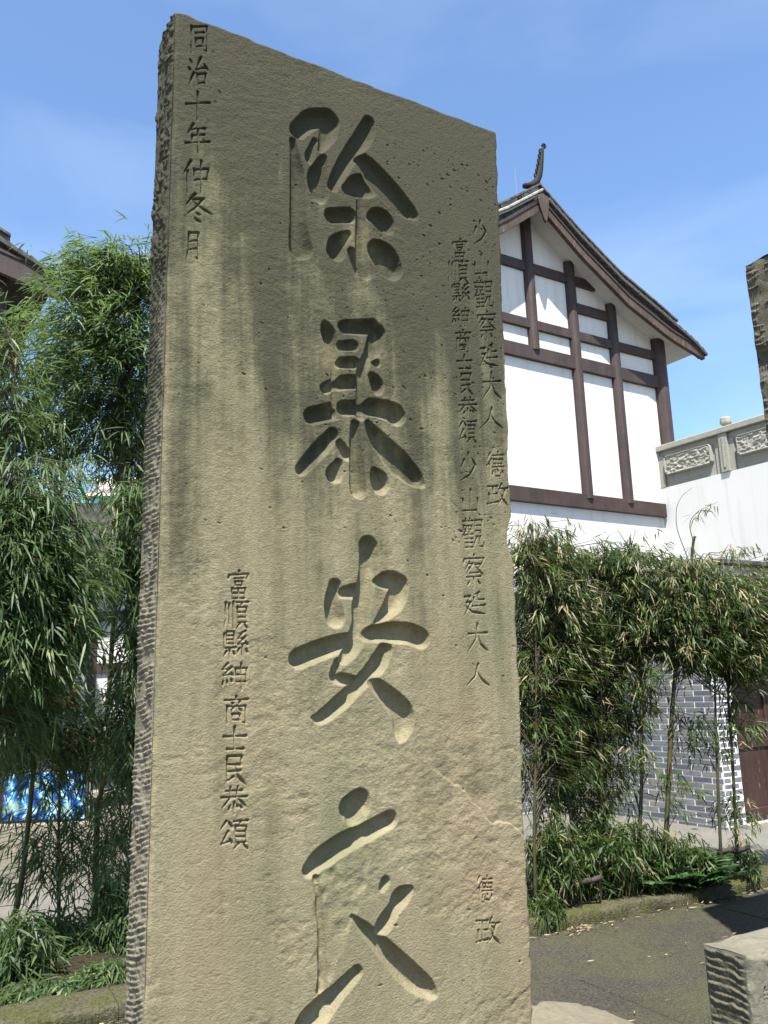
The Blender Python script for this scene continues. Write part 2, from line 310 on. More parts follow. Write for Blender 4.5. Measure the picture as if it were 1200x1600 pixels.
def strokes(ch):
    out = []
    for s in GLYPH[ch].split('|'):
        pts = [tuple(float(a) for a in p.split(',')) for p in s[1:].split()]
        L = [0]
        for a, b in zip(pts, pts[1:]): L.append(L[-1]+math.dist(a, b))
        dense = []
        for (a, b), l0, l1 in zip(zip(pts, pts[1:]), L, L[1:]):
            k = 4
            for i in range(k+(b == pts[-1])):
                t = i/k; dense.append((a[0]+(b[0]-a[0])*t, a[1]+(b[1]-a[1])*t, float(np.interp((l0+(l1-l0)*t)/L[-1], (0, .33, .66, 1), WID[s[0]]))))
        out.append(dense)
    return out
BIG = [ [[(491,3639,36),(548,3704,42),(616,3731,45)],[(622,3723,46),(611,3655,35),(583,3585,14)],[(560,3620,12),(536,3546,20),(539,3520,9)],[(594,3558,17),(571,3479,41),(570,3437,44),(577,3398,32),(575,3365,7)],[(469,3590,15),(477,3533,21),(486,3447,32),(485,3273,35),(495,3167,50)],[(800,3780,28),(775,3710,40),(706,3600,34),(653,3498,30),(632,3450,25)],[(757,3605,35),(807,3563,52),(889,3494,57),(954,3450,44),(994,3429,23)],[(694,3456,26),(753,3485,53),(791,3487,37)],[(624,3327,32),(698,3349,34)],[(801,3378,29),(845,3368,51),(869,3343,31)],[(765,3458,31),(761,3348,35),(757,3227,38),(761,3134,36)],[(706,3200,21),(742,3144,35)],[(691,3270,17),(652,3221,40),(638,3186,41)],[(792,3253,23),(845,3219,61),(874,3179,57)]],
 [[(584,2900,6),(598,2861,31),(613,2803,28),(621,2734,21),(619,2652,17),(619,2544,17)],[(667,2892,29),(786,2915,35)],[(807,2899,37),(786,2835,35),(757,2785,24),(737,2742,26),(730,2669,25),(724,2564,25)],[(650,2815,21),(701,2826,24)],[(643,2748,23),(704,2759,26)],[(581,2642,23),(651,2674,29),(702,2684,31)],[(782,2775,13),(796,2774,18)],[(774,2720,18),(795,2696,30),(797,2671,25)],[(525,2532,33),(602,2559,36)],[(655,2580,31),(702,2586,32),(780,2598,38),(860,2593,42),(874,2582,43)],[(606,2476,27),(548,2409,32),(482,2337,25)],[(751,2535,16),(794,2481,37),(871,2408,53),(938,2355,40),(971,2331,19)],[(698,2523,21),(698,2448,26),(701,2369,32),(704,2285,36)],[(634,2446,18),(661,2409,25)],[(626,2371,21),(608,2330,35)],[(772,2361,16),(793,2327,40),(795,2305,34)]],
 [[(737,2083,40),(737,2017,40),(720,1946,35),(702,1876,38),(694,1807,34),(667,1744,35),(630,1696,23)],[(601,1942,26),(592,1883,34),(600,1835,39)],[(633,1918,22),(681,1925,29)],[(766,1961,19),(822,1964,39),(860,1958,32)],[(860,1955,37),(840,1898,41),(793,1847,25),(753,1817,7)],[(462,1698,36),(533,1723,37),(604,1744,34),(665,1758,29)],[(699,1775,24),(750,1780,32),(814,1784,38),(891,1779,40),(939,1763,39)],[(791,1723,31),(763,1680,36),(716,1637,30),(671,1600,29),(609,1551,30),(544,1510,25),(509,1509,8)],[(605,1682,18),(595,1640,22),(638,1625,22),(693,1611,25)],[(738,1617,23),(799,1565,37),(852,1507,46),(849,1455,38),(838,1417,9)]],
 [[(640,1218,44),(675,1234,43),(657,1197,44)],[(788,1166,32),(704,1139,34),(617,1113,38),(532,1076,38),(489,1049,27)],[(510,1024,13),(521,958,14),(527,867,16),(530,755,19),(524,699,22)],[(645,725,24),(577,680,31),(522,643,42),(475,614,42),(448,582,27)],[(762,976,20),(751,958,15)],[(857,938,15),(818,920,35),(796,894,28),(752,849,32),(721,819,17)],[(638,888,9),(677,850,20),(721,806,27),(783,742,35),(851,673,40),(904,631,32),(934,605,15)]] ]
SMALL = [ ('同','A',69,3918,149,3952,150,3826,70,3795),
 ('治','A',63,3787,147,3820,148,3696,65,3665),
 ('十','A',58,3645,153,3680,153,3568,60,3536),
 ('年','A',60,3523,151,3555,152,3435,61,3406),
 ('仲','A',53,3379,154,3411,155,3284,54,3254),
 ('冬','A',54,3254,164,3286,165,3175,56,3146),
 ('月','A',65,3118,127,3134,128,3024,66,3009),
 ('富','B',216,1980,294,1984,294,1889,216,1887),
 ('順','B',204,1883,289,1885,289,1793,204,1793),
 ('縣','B',204,1789,289,1789,289,1699,204,1700),
 ('紳','B',198,1689,289,1687,289,1604,198,1607),
 ('商','B',207,1591,288,1589,288,1499,207,1503),
 ('士','B',205,1498,280,1494,280,1419,205,1424),
 ('民','B',199,1417,282,1411,281,1317,199,1324),
 ('恭','B',197,1322,283,1315,283,1229,198,1238),
 ('頌','B',192,1230,287,1220,287,1130,192,1141),
 ('富','C',1173,3376,1255,3397,1248,3292,1167,3272),
 ('順','C',1145,3273,1255,3299,1248,3193,1139,3168),
 ('縣','C',1161,3176,1255,3197,1248,3101,1155,3081),
 ('紳','C',1155,3070,1248,3090,1242,3006,1149,2988),
 ('商','C',1165,2980,1244,2995,1237,2890,1158,2876),
 ('士','C',1167,2872,1243,2886,1239,2820,1163,2808),
 ('民','C',1166,2800,1248,2814,1241,2711,1159,2699),
 ('恭','C',1162,2694,1256,2708,1250,2623,1157,2610),
 ('頌','C',1156,2602,1247,2614,1240,2517,1150,2506),
 ('少','C',1154,2474,1244,2484,1236,2367,1147,2359),
 ('山','C',1148,2327,1246,2335,1239,2234,1141,2227),
 ('觀','C',1147,2215,1256,2223,1248,2102,1139,2097),
 ('察','C',1144,2078,1249,2083,1240,1953,1135,1950),
 ('延','C',1134,1936,1245,1939,1238,1845,1128,1843),
 ('大','C',1144,1818,1248,1819,1240,1710,1137,1711),
 ('人','C',1129,1672,1243,1670,1237,1584,1123,1587),
 ('少','D',1284,3486,1369,3509,1361,3395,1276,3373),
 ('山','D',1274,3333,1372,3357,1364,3248,1266,3226),
 ('觀','D',1272,3216,1380,3240,1370,3113,1264,3090),
 ('察','D',1279,3082,1383,3104,1373,2973,1270,2954),
 ('延','D',1279,2941,1382,2960,1373,2851,1272,2834),
 ('大','D',1283,2820,1392,2838,1382,2713,1275,2698),
 ('人','D',1263,2669,1387,2687,1379,2592,1257,2576),
 ('德','D',1285,2488,1375,2499,1367,2390,1277,2382),
 ('政','D',1279,2361,1388,2371,1380,2275,1272,2267),
 ('德','D',1130,944,1205,934,1199,849,1125,860),
 ('政','D',1119,813,1223,797,1216,705,1112,723) ]
FLAKE = [(976, 1307), (1081, 1240), (1147, 1178), (1213, 1107), (1299, 1093), (1393, 1005)]
FLAKE2 = [(863, 1140), (1013, 1020), (1142, 909), (1277, 827), (1377, 758)]
CRACK = [[(31, 1575), (105, 1629), (165, 1681), (210, 1700)], [(398, 1458), (432, 1486), (465, 1482)], [(1089, 2287), (1151, 2237)]]
NOTCH = [(1391, 2217), (1377, 2127), (1402, 2040)]


# ------------------------------------------------------------ the inscribed stele
D_AZ = math.radians(90-58.7)
STELE = empty('stele', (-.688, 2.586, 0), D_AZ, label='tall olive sandstone stele carved with four huge characters beside a boulder', cat='stone stele')
H_S, T_S = 3.957, .195
def ul(z): return -.019+.041*(z-.718)/3.238
def ur(z): return 1.347+.104*(z-.431)/3.526
STEP = .0027
nz = int(H_S/STEP); nu = int(1.42/STEP)
zz = np.linspace(0, H_S, nz); ss = np.linspace(0, 1, nu)
edge = noise2(nz, 2, (90, 1), 11)[:, 0]*.004 + noise2(nz, 2, (22, 1), 12)[:, 0]*.0035 + noise2(nz, 2, (7, 1), 14)[:, 0]*.0015
edge_l = noise2(nz, 2, (120, 1), 13)[:, 0]*.002
UL = ul(zz)+edge_l; UR = ur(zz)+edge
U = UL[:, None]*(1-ss)+UR[:, None]*ss
topw = noise2(2, nu, (1, 60), 15)[0]*.002+noise2(2, nu, (1, 14), 16)[0]*.0016
V = zz[:, None]+(zz[:, None]/H_S)**6*topw[None]
low = np.clip((2.1-zz)/1.3, 0, 1)[:, None]                    # the lower half flakes along slanting beds
dep = noise2(nz, nu, 150, 1)*.004+noise2(nz, nu, 45, 2)*.0018*(1+low)+noise2(nz, nu, (9, 14), 3)*.0007*(1+1.5*low)+noise2(nz, nu, (20, 26), 6)*.0016*low+noise2(nz, nu, (4, 6), 4)*.0005*(1+1.0*low)+noise2(nz, nu, (2, 3), 5)*.0003
dep += rng.normal(0, .00022, dep.shape)
# slanting bedding: sample noise on a rotated lattice
I, J = np.mgrid[0:nz, 0:nu]
def bed(ang, ca, cb, seed, amp):
    ca_, sa = math.cos(ang), math.sin(ang)
    p = ((J*ca_-I*sa)/ca); q = ((J*sa+I*ca_)/cb); p = p-p.min(); q = q-q.min()
    g = np.random.default_rng(seed).uniform(-1, 1, (int(q.max())+3, int(p.max())+3))
    qi = q.astype(int); pi = p.astype(int); fq = q-qi; fp = p-pi; fq = fq*fq*(3-2*fq); fp = fp*fp*(3-2*fp)
    return ((g[qi, pi]*(1-fp)+g[qi, pi+1]*fp)*(1-fq)+(g[qi+1, pi]*(1-fp)+g[qi+1, pi+1]*fp)*fq)*amp
b1 = bed(.55, 60, 9, 21, 1.0); b2 = bed(.62, 26, 5, 22, 1.0); b3 = bed(-.45, 34, 6, 23, 1.)
dep += low*(np.clip(b1-.35, 0, 1)*.003*np.clip(noise2(nz, nu, 70, 24)*2, 0, 1)+b2*.0005)+b3*(.0003+.0007*low)
# flakes: stone lost above a broken line, the layer below stands proud
def flake(line, amp, fall):
    best = np.full(U.shape, 9.); side = np.zeros(U.shape)
    for a, b in zip(line, line[1:]):
        a = (a[0]/1000, a[1]/1000); b = (b[0]/1000, b[1]/1000)
        d, t = seg_dist(U, V, a, b); s = (b[0]-a[0])*(V-a[1])-(b[1]-a[1])*(U-a[0])
        q = d < best; best[q] = d[q]; side[q] = s[q]
    w = best*np.sign(side)+noise2(nz, nu, 22, 31)*.012+noise2(nz, nu, 7, 32)*.005
    inside = np.clip(w/.005, 0, 1)*(.55+.45*noise2(nz, nu, 30, 33))
    return amp*inside*np.exp(-best/fall)
dep += flake(FLAKE, .013, .07)*np.clip((1.36-V)/.05, 0, 1)*np.clip((U-.95)/.08, 0, 1)
dep += flake(FLAKE2, .003, .04)*np.clip((U-.86)/.1, 0, 1)
for line, r_, a_ in ((CRACK[0], .0035, .0028), (CRACK[1], .006, .006), (CRACK[2], .005, .004)):
    for a, b in zip(line, line[1:]):
        d, t = seg_dist(U, V+b2*.004, (a[0]/1000, a[1]/1000), (b[0]/1000, b[1]/1000)); dep = dep+a_*np.clip(1-d/r_, 0, 1)*np.clip(.55+noise2(nz, nu, 16, 34), 0, 1)
dep = np.maximum(dep, 0)        # dressed flat: only hollows are left
# pits, thickest beside the right-hand columns
pit = np.zeros_like(dep)
for k in range(430):
    u = rng.beta(4.5, 1.3)*1.42 if k % 5 else rng.uniform(.05, 1.4); v = rng.uniform(2.1, 3.75) if k % 4 else rng.uniform(.5, 3.9)
    r_ = rng.uniform(.0014, .0026)+.0022*rng.random()**4; e = rng.uniform(1, 3.4); an = rng.uniform(-.7, .0)
    i0, j0 = int(v/STEP), int((u-ul(v))/(ur(v)-ul(v))*nu); w = int(.016/STEP); sl_ = np.s_[max(0, i0-w):i0+w, max(0, j0-w):j0+w]
    du = U[sl_]-u; dv = V[sl_]-v
    if du.size == 0: continue
    p = (du*math.cos(an)+dv*math.sin(an))/e; q = -du*math.sin(an)+dv*math.cos(an)
    pit[sl_] = np.maximum(pit[sl_], rng.uniform(.002, .007)*np.clip(1.2-(np.hypot(p, q)/r_)**2, 0, 1))
dep += pit
# worn arrises and the chip broken from the right edge
eL = U-UL[:, None]; eR = UR[:, None]-U; eT = H_S+topw[None]*1-V
for e, r_ in ((eL, .012), (eR, .016), (eT, .014)):
    e = e+noise2(nz, nu, 16, 41)*.004; dep += .9*r_*np.clip(1-e/r_, 0, 1)**2
chip = np.interp(zz, [1.98, 2.04, 2.10, 2.16, 2.21, 2.25], [0, .012, .034, .04, .028, 0])[:, None]+noise2(nz, nu, 12, 42)*.004
dep += np.clip((chip-eR)/.012, 0, 1)*np.clip(chip*40, 0, 1)*.07
# carving
cid = np.full(dep.shape, -1, np.int32); cut = np.zeros_like(dep)
def carve(chain, depth_of, k):
    us = [p[0] for p in chain]; vs_ = [p[1] for p in chain]; R = max(p[2] for p in chain)+.004
    i0, i1 = max(0, int((min(vs_)-R)/STEP)), min(nz, int((max(vs_)+R)/STEP)+1)
    j0, j1 = max(0, int((min(us)-R)/STEP)-6), min(nu, int((max(us)+R+.05)/STEP)+6)
    if i1 <= i0: return
    u = U[i0:i1, j0:j1]+noise2(i1-i0, j1-j0, 7, k+51)*.0012; v = V[i0:i1, j0:j1]
    best = np.full(u.shape, -9.); rr = np.full(u.shape, .001)
    for a, b in zip(chain, chain[1:]):
        d, t = seg_dist(u, v, a, b); r_ = a[2]+(b[2]-a[2])*t; q = r_-d > best; best[q] = (r_-d)[q]; rr[q] = r_[q]
    z = depth_of(np.clip(best, 0, None), rr)
    c_ = cut[i0:i1, j0:j1]; q = z > c_; c_[q] = z[q]; cid[i0:i1, j0:j1][q] = k
def spline(ch, k=7):
    P = [np.array(p, float) for p in ch]; P = [2*P[0]-P[1]]+P+[2*P[-1]-P[-2]]; o = []
    for a, b, c_, d in zip(P, P[1:], P[2:], P[3:]):
        for i in range(k): t = i/k; o.append(.5*((2*b)+(c_-a)*t+(2*a-5*b+4*c_-d)*t*t+(3*b-a-3*c_+d)*t**3))
    o.append(P[-2]); return [(p[0], p[1], max(p[2], .002)) for p in o]
def big_depth(q, r):
    R = np.minimum(r, .034); D = np.minimum(.036, 1.05*r); x = np.clip(q/R, 0, 1); return D*(1-(1-x)**2.3)
def small_depth(q, r): return np.minimum(2.9*q, .012)
for k, ch in enumerate(BIG):
    for s in ch: carve(spline([(a/1000, b/1000, c_/1000) for a, b, c_ in s]), big_depth, k)
# the worn ground inside the lowest character
er = np.full(U.shape, -9.)
for a, b, r_ in (((.62, 1.06), (.58, .93), .085), ((.58, .93), (.545, .76), .045)):
    d, t = seg_dist(U, V, a, b); er = np.maximum(er, r_-d)
dep += .006*np.clip((er+noise2(nz, nu, 14, 43)*.02)/.02, 0, 1)*(1+noise2(nz, nu, 10, 44)*.5)
NAMES = []
for k, (ch, colm, *q) in enumerate(SMALL):
    q = [x/1000 for x in q]; hgt = (q[1]-q[7]+q[3]-q[5])/2; wd = ((q[2]-q[0])**2+(q[3]-q[1])**2)**.5
    base = .0050 if colm in 'AB' else .0045
    if colm == 'D' and k >= len(SMALL)-2: base *= 1.0
    if len(GLYPH[ch].split('|')) > 9: base *= .84
    for s in strokes(ch):
        pts = []
        for x, y, w in s:
            x /= 100; y /= 100
            pts.append(((q[0]*(1-x)+q[2]*x)*(1-y)+(q[6]*(1-x)+q[4]*x)*y, (q[1]*(1-x)+q[3]*x)*(1-y)+(q[7]*(1-x)+q[5]*x)*y, w*base))
        carve(pts, small_depth, 4+k)
Y = dep+cut
v = np.stack([U, Y, V], -1).reshape(-1, 3)
idx = np.arange(nz*nu).reshape(nz, nu)
F = np.stack([idx[:-1, :-1], idx[:-1, 1:], idx[1:, 1:], idx[1:, :-1]], -1).reshape(-1, 4)
fid = np.where((cut[:-1, :-1] > .0006) & (cut[1:, 1:] > .0002), cid[:-1, :-1], -1).ravel()
def sub(name, f, smooth=True):
    u_, inv = np.unique(f.ravel(), return_inverse=True); return np_mesh(name, v[u_], inv.reshape(-1, 4), smooth)
face = link('inscribed_face', sub('inscribed_face', F[fid < 0]), M['stele'], STELE)
BIGW = ['carved character meaning remove', 'carved character meaning violence', 'carved character meaning peace', 'carved character meaning good, worn and cracked']
for k in range(4+len(SMALL)):
    f = F[fid == k]
    if len(f):
        o = link('carved_character', sub('carved_character', f), M['stele'], STELE)
        if k < 4: o['label'] = 'huge deep '+BIGW[k]
# body: back, top, right flank and bottom behind the carved face (butted to its rim)
def rim(a, flip=False):
    n_ = len(a); b = a.copy(); b[:, 1] = T_S; vv = np.concatenate([a, b]); i = np.arange(n_-1)
    f = np.stack([i, i+1, i+1+n_, i+n_], -1); return vv, (f[:, ::-1] if flip else f)
P3 = np.stack([U, Y, V], -1); vv = []; ff = []; off = 0
for a, fl in ((P3[:, -1], True), (P3[-1], False), (P3[:, 0], False)):
    a_, f_ = rim(a, fl); vv.append(a_); ff.append(f_+off); off += len(a_)
bk = np.array([[ul(0), T_S, 0], [ur(0), T_S, 0], [ur(H_S), T_S, H_S], [ul(H_S), T_S, H_S]]); vv.append(bk); ff.append(np.array([[3, 2, 1, 0]])+off)
link('stone_body', np_mesh('stone_body', np.concatenate(vv), np.concatenate(ff)), M['stele'], STELE)
def chiselled(parent, name, mat, height, thick, left, pitch, amp, seed, rough_above=None, y_front=.003, slant_k=1.0, bead_k=1.0, var_k=1.0):
    """flank dressed with rows of point-chisel ridges; outward is -x"""
    k1 = int(height/min(.0028, pitch/5)); k2 = 46
    z = np.linspace(0, height, k1)[:, None]+np.zeros((1, k2)); t = np.linspace(0, 1, k2)[None]+np.zeros((k1, 1))
    slant = np.interp(z, [0, height*.3, height*.45, height], [.075, .045, .006, -.01])
    ph = (z+(t-.5)*slant*slant_k+noise2(k1, k2, (60, 20), seed)*pitch*.45+noise2(k1, k2, (10, 6), seed+9)*pitch*.16)/pitch
    row = np.floor(ph); fr = ph-row
    wob = np.sin(row*12.9898)*43758.5; wob = wob-np.floor(wob)
    bead = .5+.5*np.sin((t*thick/.017+wob*7)*2*math.pi)
    saw = np.clip(fr/.72, 0, 1)**.8*np.clip((1-fr)/.2, 0, 1)
    h = amp*saw*(.3+.5*wob+.5*bead*bead_k)*(1-.3*var_k+.75*var_k*noise2(k1, k2, (13, 7), seed+10))+noise2(k1, k2, (5, 4), seed+1)*amp*.26*var_k
    if rough_above:
        w = np.clip((z-rough_above)/.6, 0, 1); rg = np.abs(noise2(k1, k2, (7, 5), seed+2))*amp*1.2+noise2(k1, k2, (20, 12), seed+3)*amp*.7
        h = h*(1-w*.75)+rg*w
    h = (h+noise2(k1, k2, (80, 30), seed+4)*amp*.6)*np.clip(t/.08, 0, 1)*np.clip((1-t)/.06, 0, 1)
    x = left(z)-.001-np.clip(h, -.001, 1); y = y_front+t*(thick-y_front)
    z = z*(1-.0)+0; vv = np.stack([x, y, z], -1).reshape(-1, 3); ix = np.arange(k1*k2).reshape(k1, k2)
    f = np.stack([ix[:-1, 1:], ix[:-1, :-1], ix[1:, :-1], ix[1:, 1:]], -1).reshape(-1, 4)
    return link(name, np_mesh(name, vv, f, True), mat, parent)
chiselled(STELE, 'chiselled_flank', M['stele_side'], H_S-.012, T_S, ul, .0165, .0085, 61, rough_above=2.5, y_front=.006)

# ------------------------------------------------------------ a second stele, the stub with a few characters, the boulder
def rough_block(name, w, h, t, mat, seed, res, amp, cut_fn=None, parent=None, lwk=1.0):
    """block with a rough face: front and flanks share one displaced shell"""
    a, b = int(w/res), int(h/res)
    Uu, Vv = np.meshgrid(np.linspace(0, w, a), np.linspace(0, h, b))
    d = noise2(b, a, 40, seed)*amp+noise2(b, a, 14, seed+1)*amp*.6+noise2(b, a, 5, seed+2)*amp*.3
    e = np.minimum(np.minimum(Uu, w-Uu), h-Vv)+noise2(b, a, 12, seed+3)*.006; d += .018*np.clip(1-e/.02, 0, 1)**2
    if cut_fn: d = d+cut_fn(Uu, Vv)
    tw = noise2(2, a, (1, 30), seed+5)[0]*.01
    lw = noise2(b, 2, (26, 1), seed+6)[:, 0]*.012+noise2(b, 2, (9, 1), seed+7)[:, 0]*.006
    Uu = Uu+lwk*lw[:, None]*(1-np.linspace(0, 1, a)[None]); Vv = Vv+tw[None]*(Vv/h)
    p = np.stack([Uu, d, Vv], -1); vv = [p.reshape(-1, 3)]; ix = np.arange(a*b).reshape(b, a)
    ff = [np.stack([ix[:-1, :-1], ix[:-1, 1:], ix[1:, 1:], ix[1:, :-1]], -1).reshape(-1, 4)]; off = a*b
    k = 14
    for rim_, fl in ((p[:, 0], False), (p[:, -1], True), (p[-1], False)):
        n_ = len(rim_); tt = np.linspace(0, 1, k); g = np.repeat(rim_[None], k, 0).copy(); g[:, :, 1] += (t-g[:, :, 1])*tt[:, None]
        bump = noise2(k, n_, (3, 10), seed+8)*.012*lwk*np.sin(tt*math.pi)[:, None]
        if rim_ is p[-1] or abs(rim_[0, 2]-rim_[-1, 2]) < .1: g[:, :, 2] += bump
        else: g[:, :, 0] += bump*(-1 if not fl else 1)
        jx = np.arange(k*n_).reshape(k, n_)+off; f = np.stack([jx[:-1, :-1], jx[:-1, 1:], jx[1:, 1:], jx[1:, :-1]], -1).reshape(-1, 4)
        ff.append(f if fl else f[:, ::-1]); vv.append(g.reshape(-1, 3)); off += k*n_
    q = np.array([[0, t, 0], [w, t, 0], [w, t, h], [0, t, h]]); vv.append(q); ff.append(np.array([[3, 2, 1, 0]])+off)
    return link(name, np_mesh(name, np.concatenate(vv), np.concatenate(ff), True), mat, parent)
DS = np.array([math.sin(math.radians(58.7)), math.cos(math.radians(58.7)), 0]); NS = np.array([DS[1], -DS[0], 0])
row0 = np.array([-.688, 2.586, 0])
def gouge(u, v):
    g = np.zeros_like(u); r2 = np.random.default_rng(5)
    for k in range(150):
        a = (r2.uniform(-.1, .5), r2.uniform(2.2, 3.9)); an = r2.uniform(.2, .75); L = r2.uniform(.06, .22)
        d, t = seg_dist(u, v, a, (a[0]+L*math.cos(an), a[1]+L*math.sin(an))); g = np.maximum(g, .02*np.clip(1-d/.013, 0, 1))
    return g+.05*np.exp(-(((v-3.33)/.1)**2+(u/.05)**2))
p2 = row0+DS*3.45
S2 = empty('stele', tuple(p2), D_AZ, label='dark rough hewn stele with ragged left edge against the sky', cat='stone stele')
rough_block('stone_body', 1.3, 3.9, .24, M['stele_dark'], 71, .008, .012, gouge, S2)
chiselled(S2, 'hewn_flank', M['stele_dark'], 3.87, .235, lambda z: -.012+.03*np.exp(-((z-3.3)/.09)**2)+.006*np.sin(z*9)+.004*np.sin(z*31), .045, .017, 77, y_front=.0, slant_k=-2.0, bead_k=.9)
p3 = np.array([1.265, 3.37, 0])
S3 = empty('broken_stele', tuple(p3), D_AZ, label='low broken stele stub with chiselled flank and small carved characters', cat='stone stele')
def stub_cut(u, v):
    g = np.zeros_like(u)
    for ch, x0, z0, w, h in (('羊', .058, .425, .045, .066), ('邑', .108, .352, .045, .056), ('固', .1, .512, .05, .046)):
        for s in strokes(ch):
            pts = [(x0+x/100*w, z0+h-y/100*h, q*.0052) for x, y, q in s]
            for a, b in zip(pts, pts[1:]):
                d, t = seg_dist(u, v, a, b); g = np.maximum(g, np.minimum(2.2*np.clip(a[2]+(b[2]-a[2])*t-d, 0, 1), .009))
    return g
rough_block('stone_body', .95, .595, .2, M['stub'], 81, .003, .003, stub_cut, S3, .25)
chiselled(S3, 'chiselled_flank', M['stele_dark'], .59, .195, lambda z: 0*z-.004, .028, .014, 91, y_front=.02, slant_k=.3, bead_k=.25, var_k=.5)
def boulder(name, loc, sx, sy, sz, mat, seed, **k):
    bm = bmesh.new(); bmesh.ops.create_icosphere(bm, subdivisions=5, radius=1)
    from mathutils import noise as mn
    for q in bm.verts:
        p = q.co.copy(); n_ = mn.fractal(p*1.1+Vector((seed, 0, 0)), .9, 2.1, 6)*.13+mn.fractal(p*3.5+Vector((seed, 2, 0)), .8, 2.1, 6)*.055
        b = Vector([math.copysign(abs(c_)**.5, c_) for c_ in p]); q.co = Vector((b.x*sx, b.y*sy, max(b.z, -.3)*sz))*(1+n_)
        q.co.z = max(q.co.z, -.3*sz)+.3*sz
    me = bpy.data.meshes.new(name); bm.to_mesh(me); bm.free()
    for p in me.polygons: p.use_smooth = True
    o = link(name, me, mat, None, **k); o.location = loc; return o
bo = boulder('boulder', (.66, 3.66, -.06), .36, .27, .29, M['rock'], 3, label='pale rounded boulder lying at the foot of the carved stele', cat='boulder')
bo.rotation_euler = (0, .3, D_AZ)

# ------------------------------------------------------------ ground, paving, kerb, court
def sheet(name, pts, mat, **k):
    return link(name, np_mesh(name, pts, [list(range(len(pts)))] if len(pts) != 4 else [[0, 1, 2, 3]]), mat, None, kind='structure', **k)
sheet('ground', [(-900, -300, -.62), (900, -300, -.62), (900, 2500, -.62), (-900, 2500, -.62)], M['ground'])
KD = np.array([math.sin(math.radians(62)), math.cos(math.radians(62)), 0]); KN = np.array([KD[1], -KD[0], 0])   # along the kerb / toward the viewer
K0 = np.array([.87, 5.95, 0])
def kp(a, b, z=0): p = K0+KD*a+KN*b; return (p[0], p[1], z)
PAV = empty('pavement', kp(0, 0), math.atan2(KD[1], KD[0]), kind='structure')
def local_box(name, mat, parent, a0, a1, b0, b1, z0, z1, bevel, **k): return box(name, mat, parent, a0, a1, -b1, -b0, z0, z1, bevel, **k)
local_box('bedding', M['soil'], PAV, -9, 9, .0, 9.5, -.5, -.03, 0)
b = .0; ri = 0
while b < 9:
    dpt = (.78, .92, .7)[ri % 3]; a = -6.2+(ri % 2)*.55; k = 0
    while a < 6.2:
        w = (1.25, 1.5, 1.1)[(k+ri) % 3]
        s = local_box('slab', M['paving'], PAV, a+.004, a+w-.004, b+.004, b+dpt-.004, -.08, -.004+random.uniform(-.004, .004), .006)
        s.rotation_euler = (random.uniform(-.002, .002), random.uniform(-.002, .002), 0)
        a += w; k += 1
    b += dpt; ri += 1
KERB = empty('kerb', kp(0, 0), math.atan2(KD[1], KD[0]), kind='structure')
KN1, KN2 = noise2(460, 12, (5, 2), 201), noise2(460, 12, (2, 1), 202)
def kerbstone(a0, a1, seed):
    n_, m_ = int((a1-a0)/.03), 14
    prof = [(.0, -.1), (.0, .03), (-.003, .055), (-.012, .07), (-.03, .077), (-.1, .08), (-.18, .079), (-.26, .08), (-.32, .077), (-.345, .066), (-.35, .03), (-.35, -.1)]
    A = np.linspace(a0+.001, a1-.001, n_); P = np.array(prof); k = len(P)
    ii = (A+6.1)/.03; fl_ = np.clip(ii.astype(int), 0, 458); fr_ = (ii-fl_)[:, None]
    nz_ = (KN1[fl_]*(1-fr_)+KN1[fl_+1]*fr_)*.009+(KN2[fl_]*(1-fr_)+KN2[fl_+1]*fr_)*.006
    v = np.zeros((n_, k, 3)); v[:, :, 0] = A[:, None]; v[:, :, 1] = -(P[:, 0][None]+nz_); v[:, :, 2] = P[:, 1][None]+nz_*.8
    ix = np.arange(n_*k).reshape(n_, k)
    f = np.stack([ix[:-1, :-1], ix[:-1, 1:], ix[1:, 1:], ix[1:, :-1]], -1).reshape(-1, 4)
    link('kerbstone', np_mesh('kerbstone', v.reshape(-1, 3), f, True), M['kerb'], KERB)
a = -6.0; k = 0
while a < 6: w = (1.1, 1.35, .95)[k % 3]; kerbstone(a, a+w, 200+k*3); a += w; k += 1
def grid_sheet(name, a0, a1, b0, b1, zf, mat, n_=50, m_=40):
    A, B = np.meshgrid(np.linspace(a0, a1, n_), np.linspace(b0, b1, m_)); P = K0[None, None]+A[..., None]*KD+B[..., None]*KN
    P[..., 2] = zf(A, B); ix = np.arange(n_*m_).reshape(m_, n_)
    f = np.stack([ix[:-1, :-1], ix[1:, :-1], ix[1:, 1:], ix[:-1, 1:]], -1).reshape(-1, 4)
    return link(name, np_mesh(name, P.reshape(-1, 3), f, True), mat, None, kind='structure')
grid_sheet('planting_bed', -7, 1.95, -.34, -1.05, lambda A, B: .045+.02*np.sin(A*9)*np.sin(B*11), M['soil'], 120, 20)
grid_sheet('courtyard', -16, 16, -.9, -24, lambda A, B: .02-.5*np.clip((-B-1.2)/3.5, 0, 1)*np.clip((1.9-A)/2.0, 0, 1), M['court'], 70, 70)
grid_sheet('path', 1.9, 9, -.34, -.95, lambda A, B: .022+0*A, M['court'], 6, 4)

